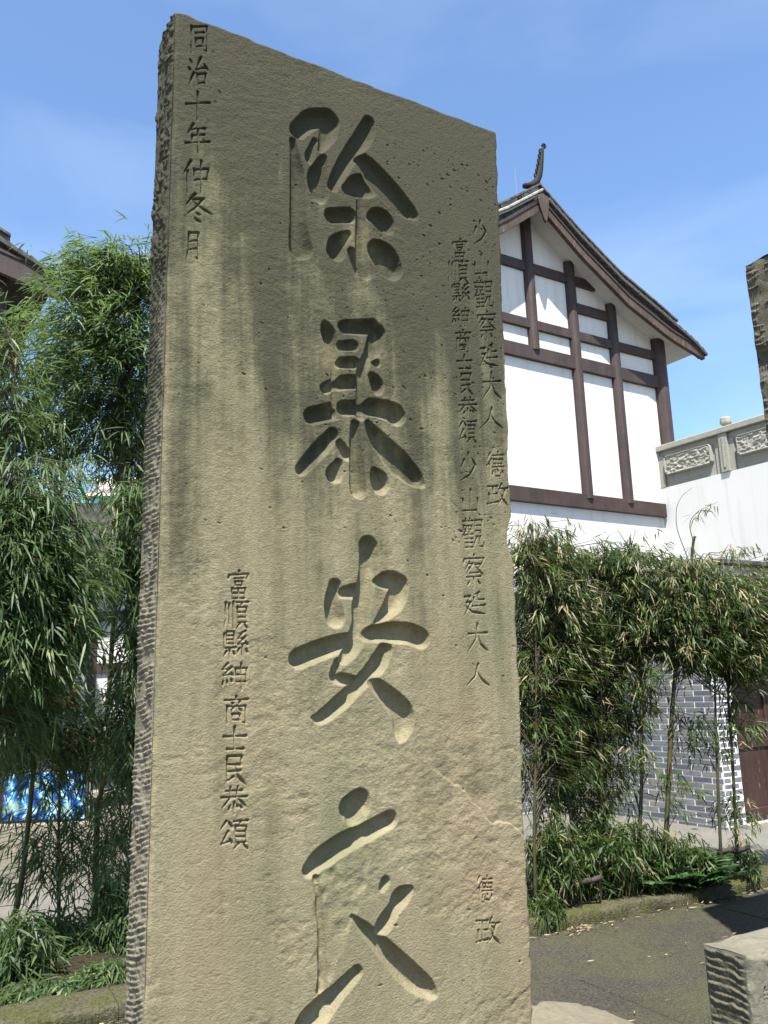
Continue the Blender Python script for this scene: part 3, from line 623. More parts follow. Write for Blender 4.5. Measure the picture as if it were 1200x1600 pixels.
# ------------------------------------------------------------ white gabled house (built in its own frame: x along the gable, y into the house)
H_RZ = math.radians(90-57.4)
APEX = -2.68
def roofline(pts): return lambda a: float(np.interp(abs(a-APEX), [p[0]-APEX for p in pts], [p[1] for p in pts]))
low_z = roofline([(-2.68, 8.80), (-1.88, 8.2), (-.88, 7.59), (.1, 7.19), (.92, 6.98)])
top_z = roofline([(-2.68, 9.13), (-1.94, 8.61), (-1.04, 8.06), (-.07, 7.64), (.66, 7.3), (.93, 7.12)])
XS = [APEX+s*t for s, t in [(-1, x) for x in np.linspace(3.6, 0, 25)]+[(1, x) for x in np.linspace(.15, 3.6, 24)]]
def band(zl, zh, y0, y1, xs):
    b = MB(); xs = sorted(xs)
    for x in xs: b.v += [(x, y0, zl(x)), (x, y1, zl(x)), (x, y1, max(zh(x), zl(x)+.012)), (x, y0, max(zh(x), zl(x)+.012))]
    for i in range(len(xs)-1):
        for k in range(4): b.f.append((4*i+k, 4*i+(k+1) % 4, 4*i+4+(k+1) % 4, 4*i+4+k))
    n_ = 4*(len(xs)-1); b.f += [(3, 2, 1, 0), (n_, n_+1, n_+2, n_+3)]; return b
def make_house(bh=.15, sof_mat='plaster', barge='barge'):
    R = empty('gabled_house', (4.646, 14.0, 0), H_RZ)
    sof = lambda x: low_z(x)+.17
    wx = [x for x in XS if -5.62 < x < .26]; wx = [-5.62]+wx+[.26]
    band(lambda x: -.62, lambda x: sof(x)+.02, 0, .22, wx).build('gable_wall', M['plaster'], R)
    box('side_wall', M['plaster'], R, .02, .24, .222, 6, -.62, 6.9, 0); box('side_wall', M['plaster'], R, -5.6, -5.38, .222, 6, -.62, 6.9, 0)
    box('back_wall', M['plaster'], R, -5.6, .24, 6.002, 6.2, -.62, 6.9, 0)
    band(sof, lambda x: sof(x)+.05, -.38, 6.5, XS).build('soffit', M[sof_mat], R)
    band(lambda x: sof(x)+.052, lambda x: top_z(x)-.03, -.40, 6.5, XS).build('roof', M['tile'], R)
    xr = [x for x in XS if x >= APEX-.001]; xl = [x for x in XS if x <= APEX+.001]
    for xs in (xl, xr):
        band(lambda x: low_z(x)+.15-bh, lambda x: low_z(x)+.15, -.455, -.385, xs).build('barge_board', M[barge], R)
        band(lambda x: low_z(x)+.152, lambda x: low_z(x)+.19, -.47, -.385, xs).build('barge_fillet', M['timber'], R)
    # verge tiles: each laid over the one below it
    for sgn in (-1, 1):
        me = None
        for i in range(26):
            t = .1+i*.135; x0, x1 = APEX+sgn*t, APEX+sgn*(t+.15)
            if me is None:
                me = MB().prism([(-.085, -.0), (.085, -.0), (.085, .05), (-.085, .075)], 0, .2).mesh('verge_tile', .006)
            o = link('verge_tile', me, M['tile'], R); xm = (x0+x1)/2; o.location = (xm, -.50, top_z(xm)-.085)
            o.rotation_euler = (0, math.atan2(top_z(x0)-top_z(x1), abs(x1-x0))*(1 if sgn > 0 else -1), 0)
            if sgn < 0: o.scale = (-1, 1, 1)
        # descending ridge with its row of square openwork tiles and a twisted cord below
        xs = [x for x in XS if (APEX-3.05 < x <= APEX if sgn < 0 else APEX <= x < APEX+3.05)]
        band(lambda x: top_z(x)-.005, lambda x: top_z(x)+.10, -.40, -.18, xs).build('descending_ridge', M['limetile'] if sgn < 0 else M['tile'], R)
        band(lambda x: top_z(x)+.101, lambda x: top_z(x)+.135, -.45, -.13, xs).build('ridge_cap', M['tile'], R)
        for i in range(13):
            t = .18+i*.22; x = APEX+sgn*t; zc = top_z(x)+.048; a_ = math.atan2(top_z(x-.05)-top_z(x+.05), .1)
            fr = MB()
            for x0, x1, z0, z1 in ((-.045, .045, .028, .04), (-.045, .045, -.04, -.028), (-.045, -.033, -.028, .028), (.033, .045, -.028, .028), (-.014, .014, -.014, .014)): fr.box(x0, x1, -.012, .01, z0, z1)
            o = fr.build('ridge_tile', M['tile'] if i % 2 else M['greystone'], R); o.location = (x, -.402, zc); o.rotation_euler = (0, a_, 0)
        pts = [(x, -.49, top_z(x)-.012) for x in xs]
        if sgn < 0: MB().tube(pts, .022, 6).build('cord_moulding', M['limetile'], R)
    # swept finial of stacked scrolls
    fp = [(-2.98, 9.14), (-2.83, 9.19), (-2.72, 9.28), (-2.645, 9.42), (-2.6, 9.58), (-2.565, 9.74), (-2.53, 9.9), (-2.5, 9.99)]
    fin = MB().tube([(a, -.4, z) for a, z in fp], [.04, .058, .06, .052, .046, .038, .027, .018], 10).build('finial', M['darktile'], R, smooth=True)
    for j in range(6):
        z = 9.4+j*.095; a_ = float(np.interp(z, [p[1] for p in fp], [p[0] for p in fp])); r_ = .045-.005*j
        w = [2*math.pi*q/9 for q in range(10)]
        MB().tube([(a_-r_-.005+.038*math.cos(q), -.4, z+.042*math.sin(q)) for q in w], .015, 6).build('scroll', M['darktile'], fin)
    MB().tube([(-2.49+.028*math.cos(q), -.4, 10.0+.028*math.sin(q)) for q in np.linspace(0, 6.28, 9)], .022, 7).build('scroll', M['darktile'], fin)
    MB().prism([(-2.795, 8.93), (-2.755, 8.78), (-2.69, 8.60), (-2.65, 8.56), (-2.63, 8.62), (-2.585, 8.8), (-2.565, 8.95), (-2.6, 9.02), (-2.68, 9.05), (-2.76, 9.01)], -.5, -.458).build('gable_pendant', M['barge'], R, .006)
    MB().tube([(-2.68, .1, 9.1), (-2.68, .1, 9.85)], [.009, .005], 6).build('lightning_rod', M['metal'], R)
    # posts stand proud of the plaster, beams are let in between them
    def post(a, r_, z0, z1):
        n_ = 14; MB().tube([(a, -.01, z0+(z1-z0)*i/5) for i in range(6)], r_, n_).build('post', M['timber'], R, smooth=False)
    P4, P1 = .235, APEX+.02
    post(P1, .098, 6.62, sof(P1)+.01)
    for s in (1, -1):
        for a, r_, z0 in ((-1.765, .1, 4.34), (-.86, .1, 4.34)):
            x = a if s > 0 else 2*APEX-a; post(x, r_, z0, sof(x)+.02)
        x = P4 if s > 0 else 2*APEX-P4; post(x, .138, -.6, sof(x)+.02)
    def beam(a0, a1, z0, z1, d=.055): box('beam', M['timber'], R, a0, a1, -d, .02, z0, z1, .006)
    inner = sorted([P1, -1.765, -.86, 2*APEX+1.765, 2*APEX+.86])
    beam(-4.15, -1.21, 7.94, 8.10); beam(-1.67, -.96, 7.46, 7.63, .05); beam(2*APEX+.96, 2*APEX+1.67, 7.46, 7.63, .05)
    beam(-5.5, .12, 6.97, 7.125, .06); beam(-5.5, .12, 6.45, 6.67, .07); beam(-5.36, -.01, 4.18, 4.405, .075)
    box('post', M['timber'], R, .245, .4, .25, .42, 6.0, 7.05, .006)
    for i in range(5): box('bracket_block', M['timber'], R, .37, .47+.03*(i % 2), .05, .2, 5.86+i*.125, 5.95+i*.125, .006)
    return R
HA = tag(make_house(), 'white plastered gable house with dark timber frame and swept roof finial', 'house', 'white timber framed houses')
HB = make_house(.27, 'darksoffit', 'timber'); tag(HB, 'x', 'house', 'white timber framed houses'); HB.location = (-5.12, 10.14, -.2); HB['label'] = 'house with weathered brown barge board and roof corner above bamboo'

# ------------------------------------------------------------ white wall with carved stone balustrade
W_RZ = math.radians(90-146)
WL = empty('balustrade_wall', (4.646, 14.0, 0), W_RZ, label='white wall topped by grey stone balustrade with carved panels', cat='wall')
box('wall', M['plaster'], WL, 0, 6.2, 0, .26, -.62, 4.68, 0)
box('balustrade', M['greystone'], WL, -.04, 6.2, .03, .22, 4.682, 5.3, .004)
box('coping', M['greystone'], WL, -.05, 6.2, -.05, .29, 5.302, 5.4, .01)
box('end_stile', M['greystone'], WL, -.04, .10, -.005, .029, 4.684, 5.22, .004)
def panel(a0, a1, z0, z1, seed):
    n_, m_ = 90, 34; A, Z = np.meshgrid(np.linspace(0, 1, n_), np.linspace(0, 1, m_))
    w, h = a1-a0, z1-z0
    e = np.minimum(np.minimum(A, 1-A)*w, np.minimum(Z, 1-Z)*h); cor = (np.minimum(A, 1-A)*w+np.minimum(Z, 1-Z)*h)
    rel = .028*np.clip(1-np.abs(e-.014)/.014, 0, 1)
    rg = (1-2*np.abs(noise2(m_, n_, (5, 8), seed)))*.5+.5*(1-2*np.abs(noise2(m_, n_, (3, 4), seed+1)))
    rel = np.where(e > .03, np.clip(rg, 0, 1)*.022, rel)
    A2 = a0+A*w; Z2 = z0+Z*h
    out = cor < .05
    y = -.004-.03-rel*1.0; y = np.where(e < .001, .028, y); y = np.where(out, .028, y)
    v = np.stack([A2, y, Z2], -1).reshape(-1, 3); ix = np.arange(n_*m_).reshape(m_, n_)
    f = np.stack([ix[:-1, :-1], ix[:-1, 1:], ix[1:, 1:], ix[1:, :-1]], -1).reshape(-1, 4)
    link('carved_panel', np_mesh('carved_panel', v, f, False), M['greystone'], WL)
panel(.13, 1.03, 4.87, 5.2, 301); panel(1.49, 2.42, 4.87, 5.2, 311); panel(2.9, 3.8, 4.87, 5.2, 321)
def baluster(a):
    p = MB(); p.box(a-.075, a+.075, -.03, .029, 4.684, 5.299); p.box(a-.02, a+.02, -.042, -.029, 4.75, 5.24)
    p.build('pilaster', M['greystone'], WL, .006)
    box('pilaster_backing', M['greystone'], WL, a-.17, a+.17, .008, .0295, 4.684, 5.2, .003)
    prof = [(.055, 5.401), (.05, 5.43), (.045, 5.445), (.085, 5.475), (.09, 5.50), (.085, 5.56), (.072, 5.585), (.02, 5.592)]
    MB().tube([(a, .12, z) for r_, z in prof], [r_ for r_, z in prof], 8).build('knob', M['greystone'], WL)
baluster(1.25); baluster(2.65)

# ------------------------------------------------------------ grey brick house with the old door
EX, EY = 3.452, 9.367
BR = empty('brick_house', (EX, EY, 0), math.radians(90-147), label='grey brick house with white mortar joints behind the bamboo', cat='house')
# local x runs along the main wall (toward the viewer), the wall itself lies at x<0; outward is -y... seen face looks to -y
LW, ZT = 2.27, 2.66
box('mortar_wall', M['mortar'], BR, -LW, -.002, .006, .24, -.62, ZT, 0)
def yaw(dx, dy): return math.atan2(dy, dx)
BH = .0605
bricks = {}
def brick_mesh(w):
    k = round(w, 3)
    if k not in bricks: bricks[k] = MB().box(-w/2, w/2, 0, .03, 0, BH-.0128).mesh('brick', .003)
    return bricks[k]
def course_cells(L, row):
    a = -(.0 if row % 2 else .125); o = []
    while a < L:
        x0, x1 = max(a, 0), min(a+.25, L)
        if x1-x0 > .05: o.append((x0, x1))
        a += .25
    return o
stuff = MB(); tints = []
def lay(parent, L, org, ang, z0, z1, want):
    """courses along a wall that starts at org and runs along ang (local frame); pieces face the wall's right-hand side"""
    ca, sa = math.cos(ang), math.sin(ang); row = int(math.floor(z0/BH)); nparts = 0
    while row*BH < z1-BH*.5:
        for x0, x1 in course_cells(L, row):
            w = x1-x0-.0125; xm = (x0+x1)/2; z = row*BH; jit = random.uniform(-.0015, .0015)
            if want(xm, z):
                o = link('brick', brick_mesh(w), M['brick'], parent); o.location = (org[0]+ca*xm+sa*jit, org[1]+sa*xm-ca*jit, z); o.rotation_euler = (0, 0, ang); nparts += 1
            else:
                i = len(stuff.v); stuff.box(-w/2, w/2, jit, .03, 0, BH-.0128)
                for q in range(i, len(stuff.v)):
                    x, y, zz_ = stuff.v[q]; stuff.v[q] = (org[0]+ca*(x+xm)-sa*y, org[1]+sa*(x+xm)+ca*y, zz_+z)
                tints.extend([random.random()]*8)
        row += 1
    return nparts
cnt = lay(BR, LW, (-LW, 0), 0, -.5, ZT, lambda x, z: x > 1.02 and -.05 < z < 1.72)
# left wing: from the inner corner out toward the viewer's left, square to the main wall
A2 = math.radians(57.4-147+180)         # direction of the wing seen in the local frame
wd = (math.cos(math.radians(147-57.4)), math.sin(math.radians(147-57.4)))      # unit along +house direction, local
WING = 2.6
def wing_pt(t): return (-LW-wd[0]*t, -wd[1]*t)
o = box('mortar_wall', M['mortar'], BR, 0, WING, .006, .24, -.62, ZT, 0); o.location = (*wing_pt(WING), 0); o.rotation_euler = (0, 0, math.atan2(wd[1], wd[0]))
cnt += lay(BR, WING, wing_pt(WING), math.atan2(wd[1], wd[0]), -.5, ZT, lambda x, z: x > WING-.75 and -.4 < z < .45)
# door side: pier from the outer corner, then the doorway
ANG = math.atan2(wd[1], wd[0])
o = box('mortar_wall', M['mortar'], BR, .004, .30, .006, .24, -.62, ZT, 0); o.rotation_euler = (0, 0, ANG); o.location = (.006*math.sin(ANG)*0, 0, 0)
cnt += lay(BR, .30, (0, 0), ANG, 0, ZT, lambda x, z: z < 1.5)
o = box('mortar_wall', M['mortar'], BR, 1.75, 4.2, .006, .24, -.62, ZT, 0); o.rotation_euler = (0, 0, ANG)
lay(BR, 2.4, (wd[0]*1.75, wd[1]*1.75), ANG, 0, ZT, lambda x, z: False)
o = box('lintel_wall', M['mortar'], BR, .302, 1.748, .03, .24, 2.14, ZT, 0); o.rotation_euler = (0, 0, ANG)
lay(BR, 1.44, (wd[0]*.304-wd[1]*-.024*0, wd[1]*.304), ANG, 2.2, ZT, lambda x, z: False)
me = stuff.mesh('brickwork')
at = me.attributes.new('tint', 'FLOAT', 'POINT'); at.data.foreach_set('value', np.array(tints, np.float32))
link('brickwork', me, M['brick'], BR, kind='stuff')
o = box('coping', M['greystone'], BR, -LW-.05, .06, -.07, .3, ZT+.002, ZT+.1, .01)
o = box('coping', M['greystone'], BR, 0, WING-.1, -.07, .3, ZT+.002, ZT+.1, .01); o.location = (*wing_pt(WING), 0); o.rotation_euler = (0, 0, ANG)
o = box('coping', M['plaster'], BR, .07, 4.2, -.09, .3, ZT+.002, ZT+.13, .01); o.rotation_euler = (0, 0, ANG)
o = box('roof_tiles', M['tile'], BR, .07, 4.2, -.16, .34, ZT+.132, ZT+.19, .01); o.rotation_euler = (0, 0, ANG)
DOOR = empty('door', (0, 0, 0), 0); DOOR.parent = BR; DOOR.rotation_euler = (0, 0, ANG)
box('frame', M['door'], DOOR, .302, .372, .05, .17, 0, 2.138, .006); box('frame', M['door'], DOOR, 1.678, 1.748, .05, .17, 0, 2.138, .006)
box('frame', M['door'], DOOR, .372, 1.678, .05, .17, 2.05, 2.138, .006); box('threshold', M['greystone'], DOOR, .302, 1.748, .02, .2, -.02, .035, .006)
for x0 in (.375, 1.028):
    x1 = x0+.645
    box('leaf_panel', M['door'], DOOR, x0+.055, x1-.055, .112, .13, .04, 1.52, 0)
    for z0, z1 in ((.04, .17), (.80, .88), (1.02, 1.10), (1.40, 1.52)): box('rail', M['door'], DOOR, x0+.06, x1-.06, .095, .135, z0, z1, .005)
    for xs_ in (x0, x1-.06): box('stile', M['door'], DOOR, xs_, xs_+.06, .09, .14, .036, 1.52, .005)
    box('transom', M['timber'], DOOR, x0, x1, .10, .135, 1.525, 2.045, .004)
SG = empty('signboard', (EX+math.sin(math.radians(57.4))*.33, EY+math.cos(math.radians(57.4))*.33, 1.78), H_RZ, label='brown wooden signboard leaning out above the old door', cat='sign')
sb = box('board', M['redbrown'], SG, 0, 1.3, -.03, 0, 0, .42, .006); sb.rotation_euler = (math.radians(16), 0, 0); sb.location = (0, -.08, 0)
for x0, x1, z0, z1 in ((0, 1.3, .385, .42), (0, 1.3, 0, .035), (0, .035, .036, .384), (1.265, 1.3, .036, .384)):
    f_ = box('frame', M['door'], SG, x0+.0, x1, -.042, -.0305, z0, z1, .003); f_.rotation_euler = (math.radians(16), 0, 0); f_.location = (0, -.08, 0)
cu = bpy.data.curves.new('lettering', 'FONT'); cu.body = 'SW'; cu.size = .075; cu.extrude = .001
to = bpy.data.objects.new('lettering_curve', cu); C.objects.link(to); bpy.context.view_layer.update()
tm = bpy.data.meshes.new_from_object(to.evaluated_get(bpy.context.evaluated_depsgraph_get())); bpy.data.objects.remove(to)
tm.materials.clear(); lt = link('lettering', tm, M['letter'], SG); lt.rotation_euler = (math.radians(90+16), 0, 0); lt.location = (.06, -.08-.034*math.cos(.28)-.3*math.sin(.28)*0-.31*math.sin(math.radians(16))*-1*-1, .30)

# ------------------------------------------------------------ things behind the left bamboo
HC = empty('courtyard_house', (-6.9, 12.9, 0), H_RZ*.35, label='white house with dark beams behind the left bamboo', cat='house')
box('wall', M['plaster'], HC, 0, 5.2, 0, .22, -.62, 3.75, 0)
for a in (.05, 1.25, 2.3, 3.3, 4.4): box('post', M['timber'], HC, a, a+.14, -.05, -.002, -.6, 3.74, .005)
for z0, z1 in ((.92, 1.08), (1.95, 2.1), (2.75, 2.9), (3.6, 3.74)):
    for a0, a1 in ((.19, 1.25), (1.39, 2.3), (2.44, 3.3), (3.44, 4.4)): box('beam', M['timber'], HC, a0, a1, -.04, -.001, z0, z1, .004)
box('fascia', M['redbrown'], HC, -.2, 5.4, -.95, -.9, .95, 1.12, .004); box('awning', M['tile'], HC, -.2, 5.4, -.89, -.06, 1.13, 1.2, 0)
for a in (1.45,): box('shop_board', M['orange'], HC, a, a+.75, -.03, -.002, 1.42, 1.72, .004)
MB().prism([(-.4, 3.752), (5.6, 3.752), (5.0, 4.5), (.2, 4.5)], -.6, 1.2).build('roof', M['tile'], HC)
for i in range(24): box('railing_bar', M['metal'], HC, .3+i*.2, .32+i*.2, -.86, -.84, .02, .9, 0)
PB = empty('poster_board', (-4.62, 10.6, 0), .02, label='blue and white printed poster board standing low in the courtyard', cat='poster')
box('print', M['poster'], PB, 0, .96, -.01, .0, .2, .745, 0); box('backing', M['timber'], PB, -.025, .985, .001, .05, .17, .77, .004)
box('ledge', M['beige'], PB, -.9, 1.3, -.12, .25, -.62, .168, .01)
LWL = empty('low_wall', (-2.98, 8.9, 0), H_RZ*.55, label='low beige rendered wall with pale coping beside the poster', cat='wall')
box('wall', M['beige'], LWL, 0, 2.6, 0, .2, -.5, .6, 0); box('coping', M['beige'], LWL, -.03, 2.63, -.04, .24, .602, .67, .008)
SH = empty('shed', (-2.75, 10.6, 0), H_RZ*.5, label='small white shed with red brown fascia behind the low wall', cat='shed')
box('wall', M['plaster'], SH, 0, 1.6, 0, .8, -.5, 1.25, 0); box('fascia', M['redbrown'], SH, -.1, 1.7, -.12, -.08, .72, 1.0, .004); box('canopy', M['tile'], SH, -.1, 1.7, -.079, -.002, .98, 1.02, 0)
TW = empty('tower_block', (-46.2, 130, -.6), .12, label='distant tower block with teal window bands seen through bamboo', cat='building')
box('body', M['concrete_band'], TW, 0, 16, 0, 14, 0, 34, 0)
for i in range(11):
    z = 33.0-i*3.05
    box('window_band', M['glass'], TW, .6, 15.4, -.12, -.005, z-1.9, z-.25, 0); box('ledge', M['cream'], TW, -.1, 16.1, -.3, -.125, z-.2, z+.25, 0)
    if i < 5:
        for k in range(13): box('mullion', M['mullion'], TW, .6+k*1.2, .72+k*1.2, -.2, -.124, z-1.9, z-.25, 0)
box('corner_glass', M['mullion'], TW, -.9, -.02, -.1, 8, 2, 34.5, 0); box('cornice', M['cream'], TW, 1.2, 15, 1, 13, 34.02, 36, 0)

# ------------------------------------------------------------ bamboo, ferns, undergrowth
BAMBOO = [ ('L',[[-2.743,6.514,0.06],[-2.687,6.5,0.231],[-2.603,6.4,0.762],[-2.535,6.3,1.34],[-2.427,6.2,2.708],[-2.325,6.2,3.737],[-2.241,6.2,4.836]],0.021,[(-2.189,6.2,4.78,0.231,0.167,110,0.02),(-2.441,6.4,4.232,0.31,0.358,150,0.02),(-2.459,5.8,3.374,0.281,0.303,110,0.02),(-2.646,6.6,1.42,0.32,0.197,100,0.1),(-2.488,6.4,1.789,0.143,0.239,45,0.08)]),
 ('L',[[-2.214,6.706,0.06],[-2.211,6.7,0.171],[-2.179,6.6,0.8],[-2.113,6.5,1.088],[-1.988,6.3,2.709],[-1.917,6.2,3.926],[-1.799,6.1,4.769]],0.024,[(-1.853,6.0,4.746,0.246,0.179,150,0.0),(-1.961,6.0,4.258,0.336,0.313,210,0.0),(-1.916,6.4,3.893,0.191,0.31,120,0.02),(-2.201,6.2,3.682,0.37,0.231,150,0.02),(-1.974,6.6,3.456,0.172,0.197,80,0.03),(-1.895,6.4,1.607,0.119,0.239,55,0.08),(-2.138,6.6,1.31,0.222,0.197,60,0.08)]),
 ('L',[[-1.769,6.073,0.06],[-1.813,6.2,0.681],[-1.82,6.2,1.54],[-1.826,6.1,2.438],[-1.855,6.0,2.934]],0.017,[(-1.776,6.0,2.908,0.099,0.179,60,0.05),(-1.799,6.0,2.515,0.134,0.179,80,0.08),(-1.788,6.2,2.102,0.102,0.278,90,0.05),(-1.888,6.3,0.71,0.179,0.282,45,0.1),(-1.783,6.2,1.32,0.13,0.324,70,0.05)]),
 ('L',[[-2.397,5.2,0.06],[-2.426,5.2,0.859],[-2.455,5.2,1.958],[-2.382,5.2,2.743],[-2.379,5.3,3.793]],0.02,[(-2.445,5.3,3.444,0.138,0.237,60,0.02),(-2.499,5.3,3.909,0.095,0.178,42,0.02),(-2.263,5.2,2.739,0.233,0.194,210,0.02),(-2.146,5.2,2.375,0.241,0.194,250,0.03),(-2.187,5.2,2.006,0.233,0.213,220,0.05),(-2.355,5.5,1.651,0.205,0.267,120,0.05)]),
 ('L',[[-2.385,6.467,0.06],[-2.609,7.0,0.581],[-2.586,6.9,1.308],[-2.557,6.8,2.146]],0.013,[(-2.32,6.8,1.115,0.304,0.152,40,0.12),(-2.624,6.6,0.446,0.32,0.222,45,0.15),(-2.216,6.7,0.481,0.3,0.3,60,0.12),(-2.739,6.9,0.835,0.36,0.206,22,0.1),(-2.387,6.6,2.224,0.148,0.246,14,0.1),(-2.729,6.2,1.352,0.185,0.231,70,0.1)]),
 ('R',[[0.928,6.196,0.06],[0.953,6.2,0.589],[1.042,6.3,1.44],[1.123,6.4,2.566]],0.013,[(1.152,6.5,2.532,0.194,0.218,75,0.45),(1.126,6.5,1.48,0.204,0.388,150,0.2),(1.126,6.5,1.023,0.194,0.388,80,0.08)]),
 ('R',[[1.119,6.427,0.06],[1.142,6.4,0.551],[1.18,6.5,1.067],[1.223,6.5,1.899],[1.292,6.6,2.392]],0.013,[(1.274,6.6,2.146,0.296,0.296,170,0.4),(1.27,6.6,1.758,0.246,0.246,90,0.25),(1.424,6.7,2.562,0.2,0.11,26,0.6)]),
 ('R',[[1.301,6.585,0.06],[1.29,6.55,0.479],[1.271,6.6,0.829],[1.29,6.7,1.188],[1.419,6.8,1.908]],0.017,[(1.448,6.9,1.366,0.257,0.463,170,0.1),(1.41,6.8,0.848,0.213,0.355,75,0.04),(1.491,6.9,1.911,0.206,0.257,60,0.3)]),
 ('R',[[1.478,6.654,0.06],[1.494,6.6,0.508],[1.584,6.7,1.178],[1.721,6.9,2.519]],0.015,[(1.662,6.9,2.443,0.283,0.129,50,0.25),(1.699,7.0,1.379,0.219,0.418,130,0.1),(1.659,6.9,0.901,0.144,0.283,32,0.05)]),
 ('R',[[1.772,6.709,0.06],[1.796,6.65,0.49],[1.875,6.7,1.028],[1.97,6.8,1.889],[1.96,6.8,2.6]],0.017,[(1.832,6.9,2.025,0.335,0.299,200,0.3),(1.95,6.8,2.497,0.228,0.152,80,0.2),(1.926,6.8,1.522,0.112,0.203,26,0.1),(1.856,6.7,0.982,0.09,0.18,7,0.05)]),
 ('R',[[1.972,6.78,0.06],[1.985,6.7,0.342],[2.137,6.8,1.154],[2.241,6.85,1.634],[2.417,6.9,2.235],[2.502,6.9,2.649],[2.524,6.9,2.711]],0.021,[(2.273,6.9,2.086,0.386,0.283,220,0.35),(2.456,6.9,2.462,0.129,0.062,28,0.95),(2.312,6.9,1.239,0.144,0.154,8,0.05),(2.157,6.8,0.777,0.142,0.142,6,0.05)]),
 ('R',[[2.412,6.816,0.06],[2.407,6.75,0.319],[2.473,6.8,1.0],[2.565,6.9,1.623],[2.686,7.0,2.236]],0.014,[(2.703,7.0,2.157,0.392,0.287,220,0.35),(2.473,6.9,1.801,0.34,0.144,90,0.2),(2.451,6.9,1.138,0.124,0.18,9,0.05)]),
 ('R',[[2.625,7.064,0.06],[2.63,7.0,0.407],[2.666,7.0,0.979],[2.728,7.05,1.62],[2.935,7.1,2.238]],0.015,[(3.024,7.1,2.103,0.212,0.318,130,0.3),(2.833,7.0,1.717,0.235,0.178,80,0.12),(2.755,7.0,1.269,0.104,0.209,16,0.08),(2.646,7.0,0.548,0.094,0.157,10,0.2)]) ]
SHRUBS = [ ('L',[-2.046,5.9,0.05],(-2.056,5.9,0.058,0.484,0.242,210,0.03)),
 ('L',[-2.2,5.3,0.05],(-2.194,5.3,0.175,0.218,0.237,120,0.03)),
 ('L',[-1.784,5.9,0.05],(-1.815,5.9,0.222,0.159,0.264,90,0.03)),
 ('L',[-1.901,5.0,0.05],(-1.938,5.0,0.03,0.224,0.082,60,0.05)),
 ('L',[-1.641,5.2,0.05],(-1.662,5.2,0.038,0.175,0.124,80,0.05)),
 ('R',[1.085,6.35,0.05],(1.113,6.35,0.412,0.218,0.284,130,0.12)),
 ('R',[1.405,6.55,0.05],(1.457,6.55,0.377,0.323,0.274,180,0.1)),
 ('R',[1.768,6.7,0.05],(1.795,6.7,0.326,0.275,0.26,120,0.08)),
 ('R',[2.065,6.75,0.05],(2.087,6.75,0.262,0.252,0.201,90,0.02)),
 ('R',[0.961,6.15,0.05],(0.968,6.15,0.13,0.129,0.138,45,0.12)),
 ('R',[1.6,7.4,-0.1],(1.613,7.4,0.388,0.155,0.11,70,0.0)),
 ('R',[2.663,7.0,0.05],(2.679,7.0,0.196,0.104,0.146,26,0.05)) ]
VINE = [[2.449, 6.85, 2.46], [2.404, 6.85, 2.618], [2.368, 6.85, 2.777], [2.38, 6.85, 2.935], [2.437, 6.85, 3.04], [2.528, 6.85, 3.106]]
TWIG2 = [[2.489, 6.85, 2.641], [2.476, 6.85, 2.81], [2.548, 6.85, 2.903], [2.63, 6.85, 2.942], [2.723, 6.85, 2.982]]
FERNS = [[1.877, 6.75, 0.048], [2.097, 6.85, 0.032], [2.329, 6.8, 0.053], [2.215, 6.7, 0.069]]
RAIL = [[[2.242, 6.85, 0.27], [2.656, 6.85, 0.316]], [[0.921, 6.3, 0.207], [1.409, 6.3, 0.257]], [[-2.634, 6.3, -0.012], [-2.377, 6.3, 0.102]]]

class Leaves:
    def __init__(s): s.v = []; s.t = []
    def add(s, p, d, L, w, tint, droop=.25, rg=rng):
        """one lanceolate blade of six corners, bent down along its length"""
        d = d/np.linalg.norm(d); side = np.cross(d, [0, 0, 1.]); ln = np.linalg.norm(side)
        side = side/ln if ln > 1e-3 else np.array([1., 0, 0]); roll = rg.uniform(-.9, .9)
        upv = np.cross(side, d); side = side*math.cos(roll)+upv*math.sin(roll)
        def at_(s_): return p+d*(L*s_)+np.array([0, 0, -droop*L*s_*s_])
        a, b, c_ = at_(.3), at_(.68), at_(1.); w2 = w*.5
        s.v += [p, a+side*w2, a-side*w2, b+side*w2*.7, b-side*w2*.7, c_]; s.t += [tint]*6
    def build(s, name, mat, parent, **k):
        n_ = len(s.v)//6; v = np.array(s.v, np.float32); i = np.arange(n_)[:, None]*6
        tri = np.concatenate([i+np.array([[0, 2, 1]]), i+np.array([[1, 2, 4]]), i+np.array([[1, 4, 3]]), i+np.array([[3, 4, 5]])])
        me = np_mesh(name, v, tri); at = me.attributes.new('tint', 'FLOAT', 'POINT'); at.data.foreach_set('value', np.array(s.t, np.float32))
        return link(name, me, mat, parent, **k)
def cluster(lv, p, head, L, w, k, dry, fresh, rg):
    head = head/(np.linalg.norm(head)+1e-6); az0 = math.atan2(head[1], head[0])
    tone = rg.uniform(0, .55)+fresh*.35
    isdry = rg.random() < dry*.5
    for q in range(k):
        az = az0+rg.normal(0, .75); el = rg.uniform(-1.15, .15) if fresh < .5 else rg.uniform(-.8, .5)
        d = np.array([math.cos(az)*math.cos(el), math.sin(az)*math.cos(el), math.sin(el)])
        t = float(np.clip(tone+rg.normal(0, .13), .02, .92))
        if isdry and rg.random() < .75 or rg.random() < dry*.18: t = rg.uniform(.8, 1)
        l_ = L*rg.uniform(.6, 1.2)
        lv.add(p+rg.normal(0, .018, 3), d, l_, w*rg.uniform(.75, 1.15), t, rg.uniform(.1, .45), rg)
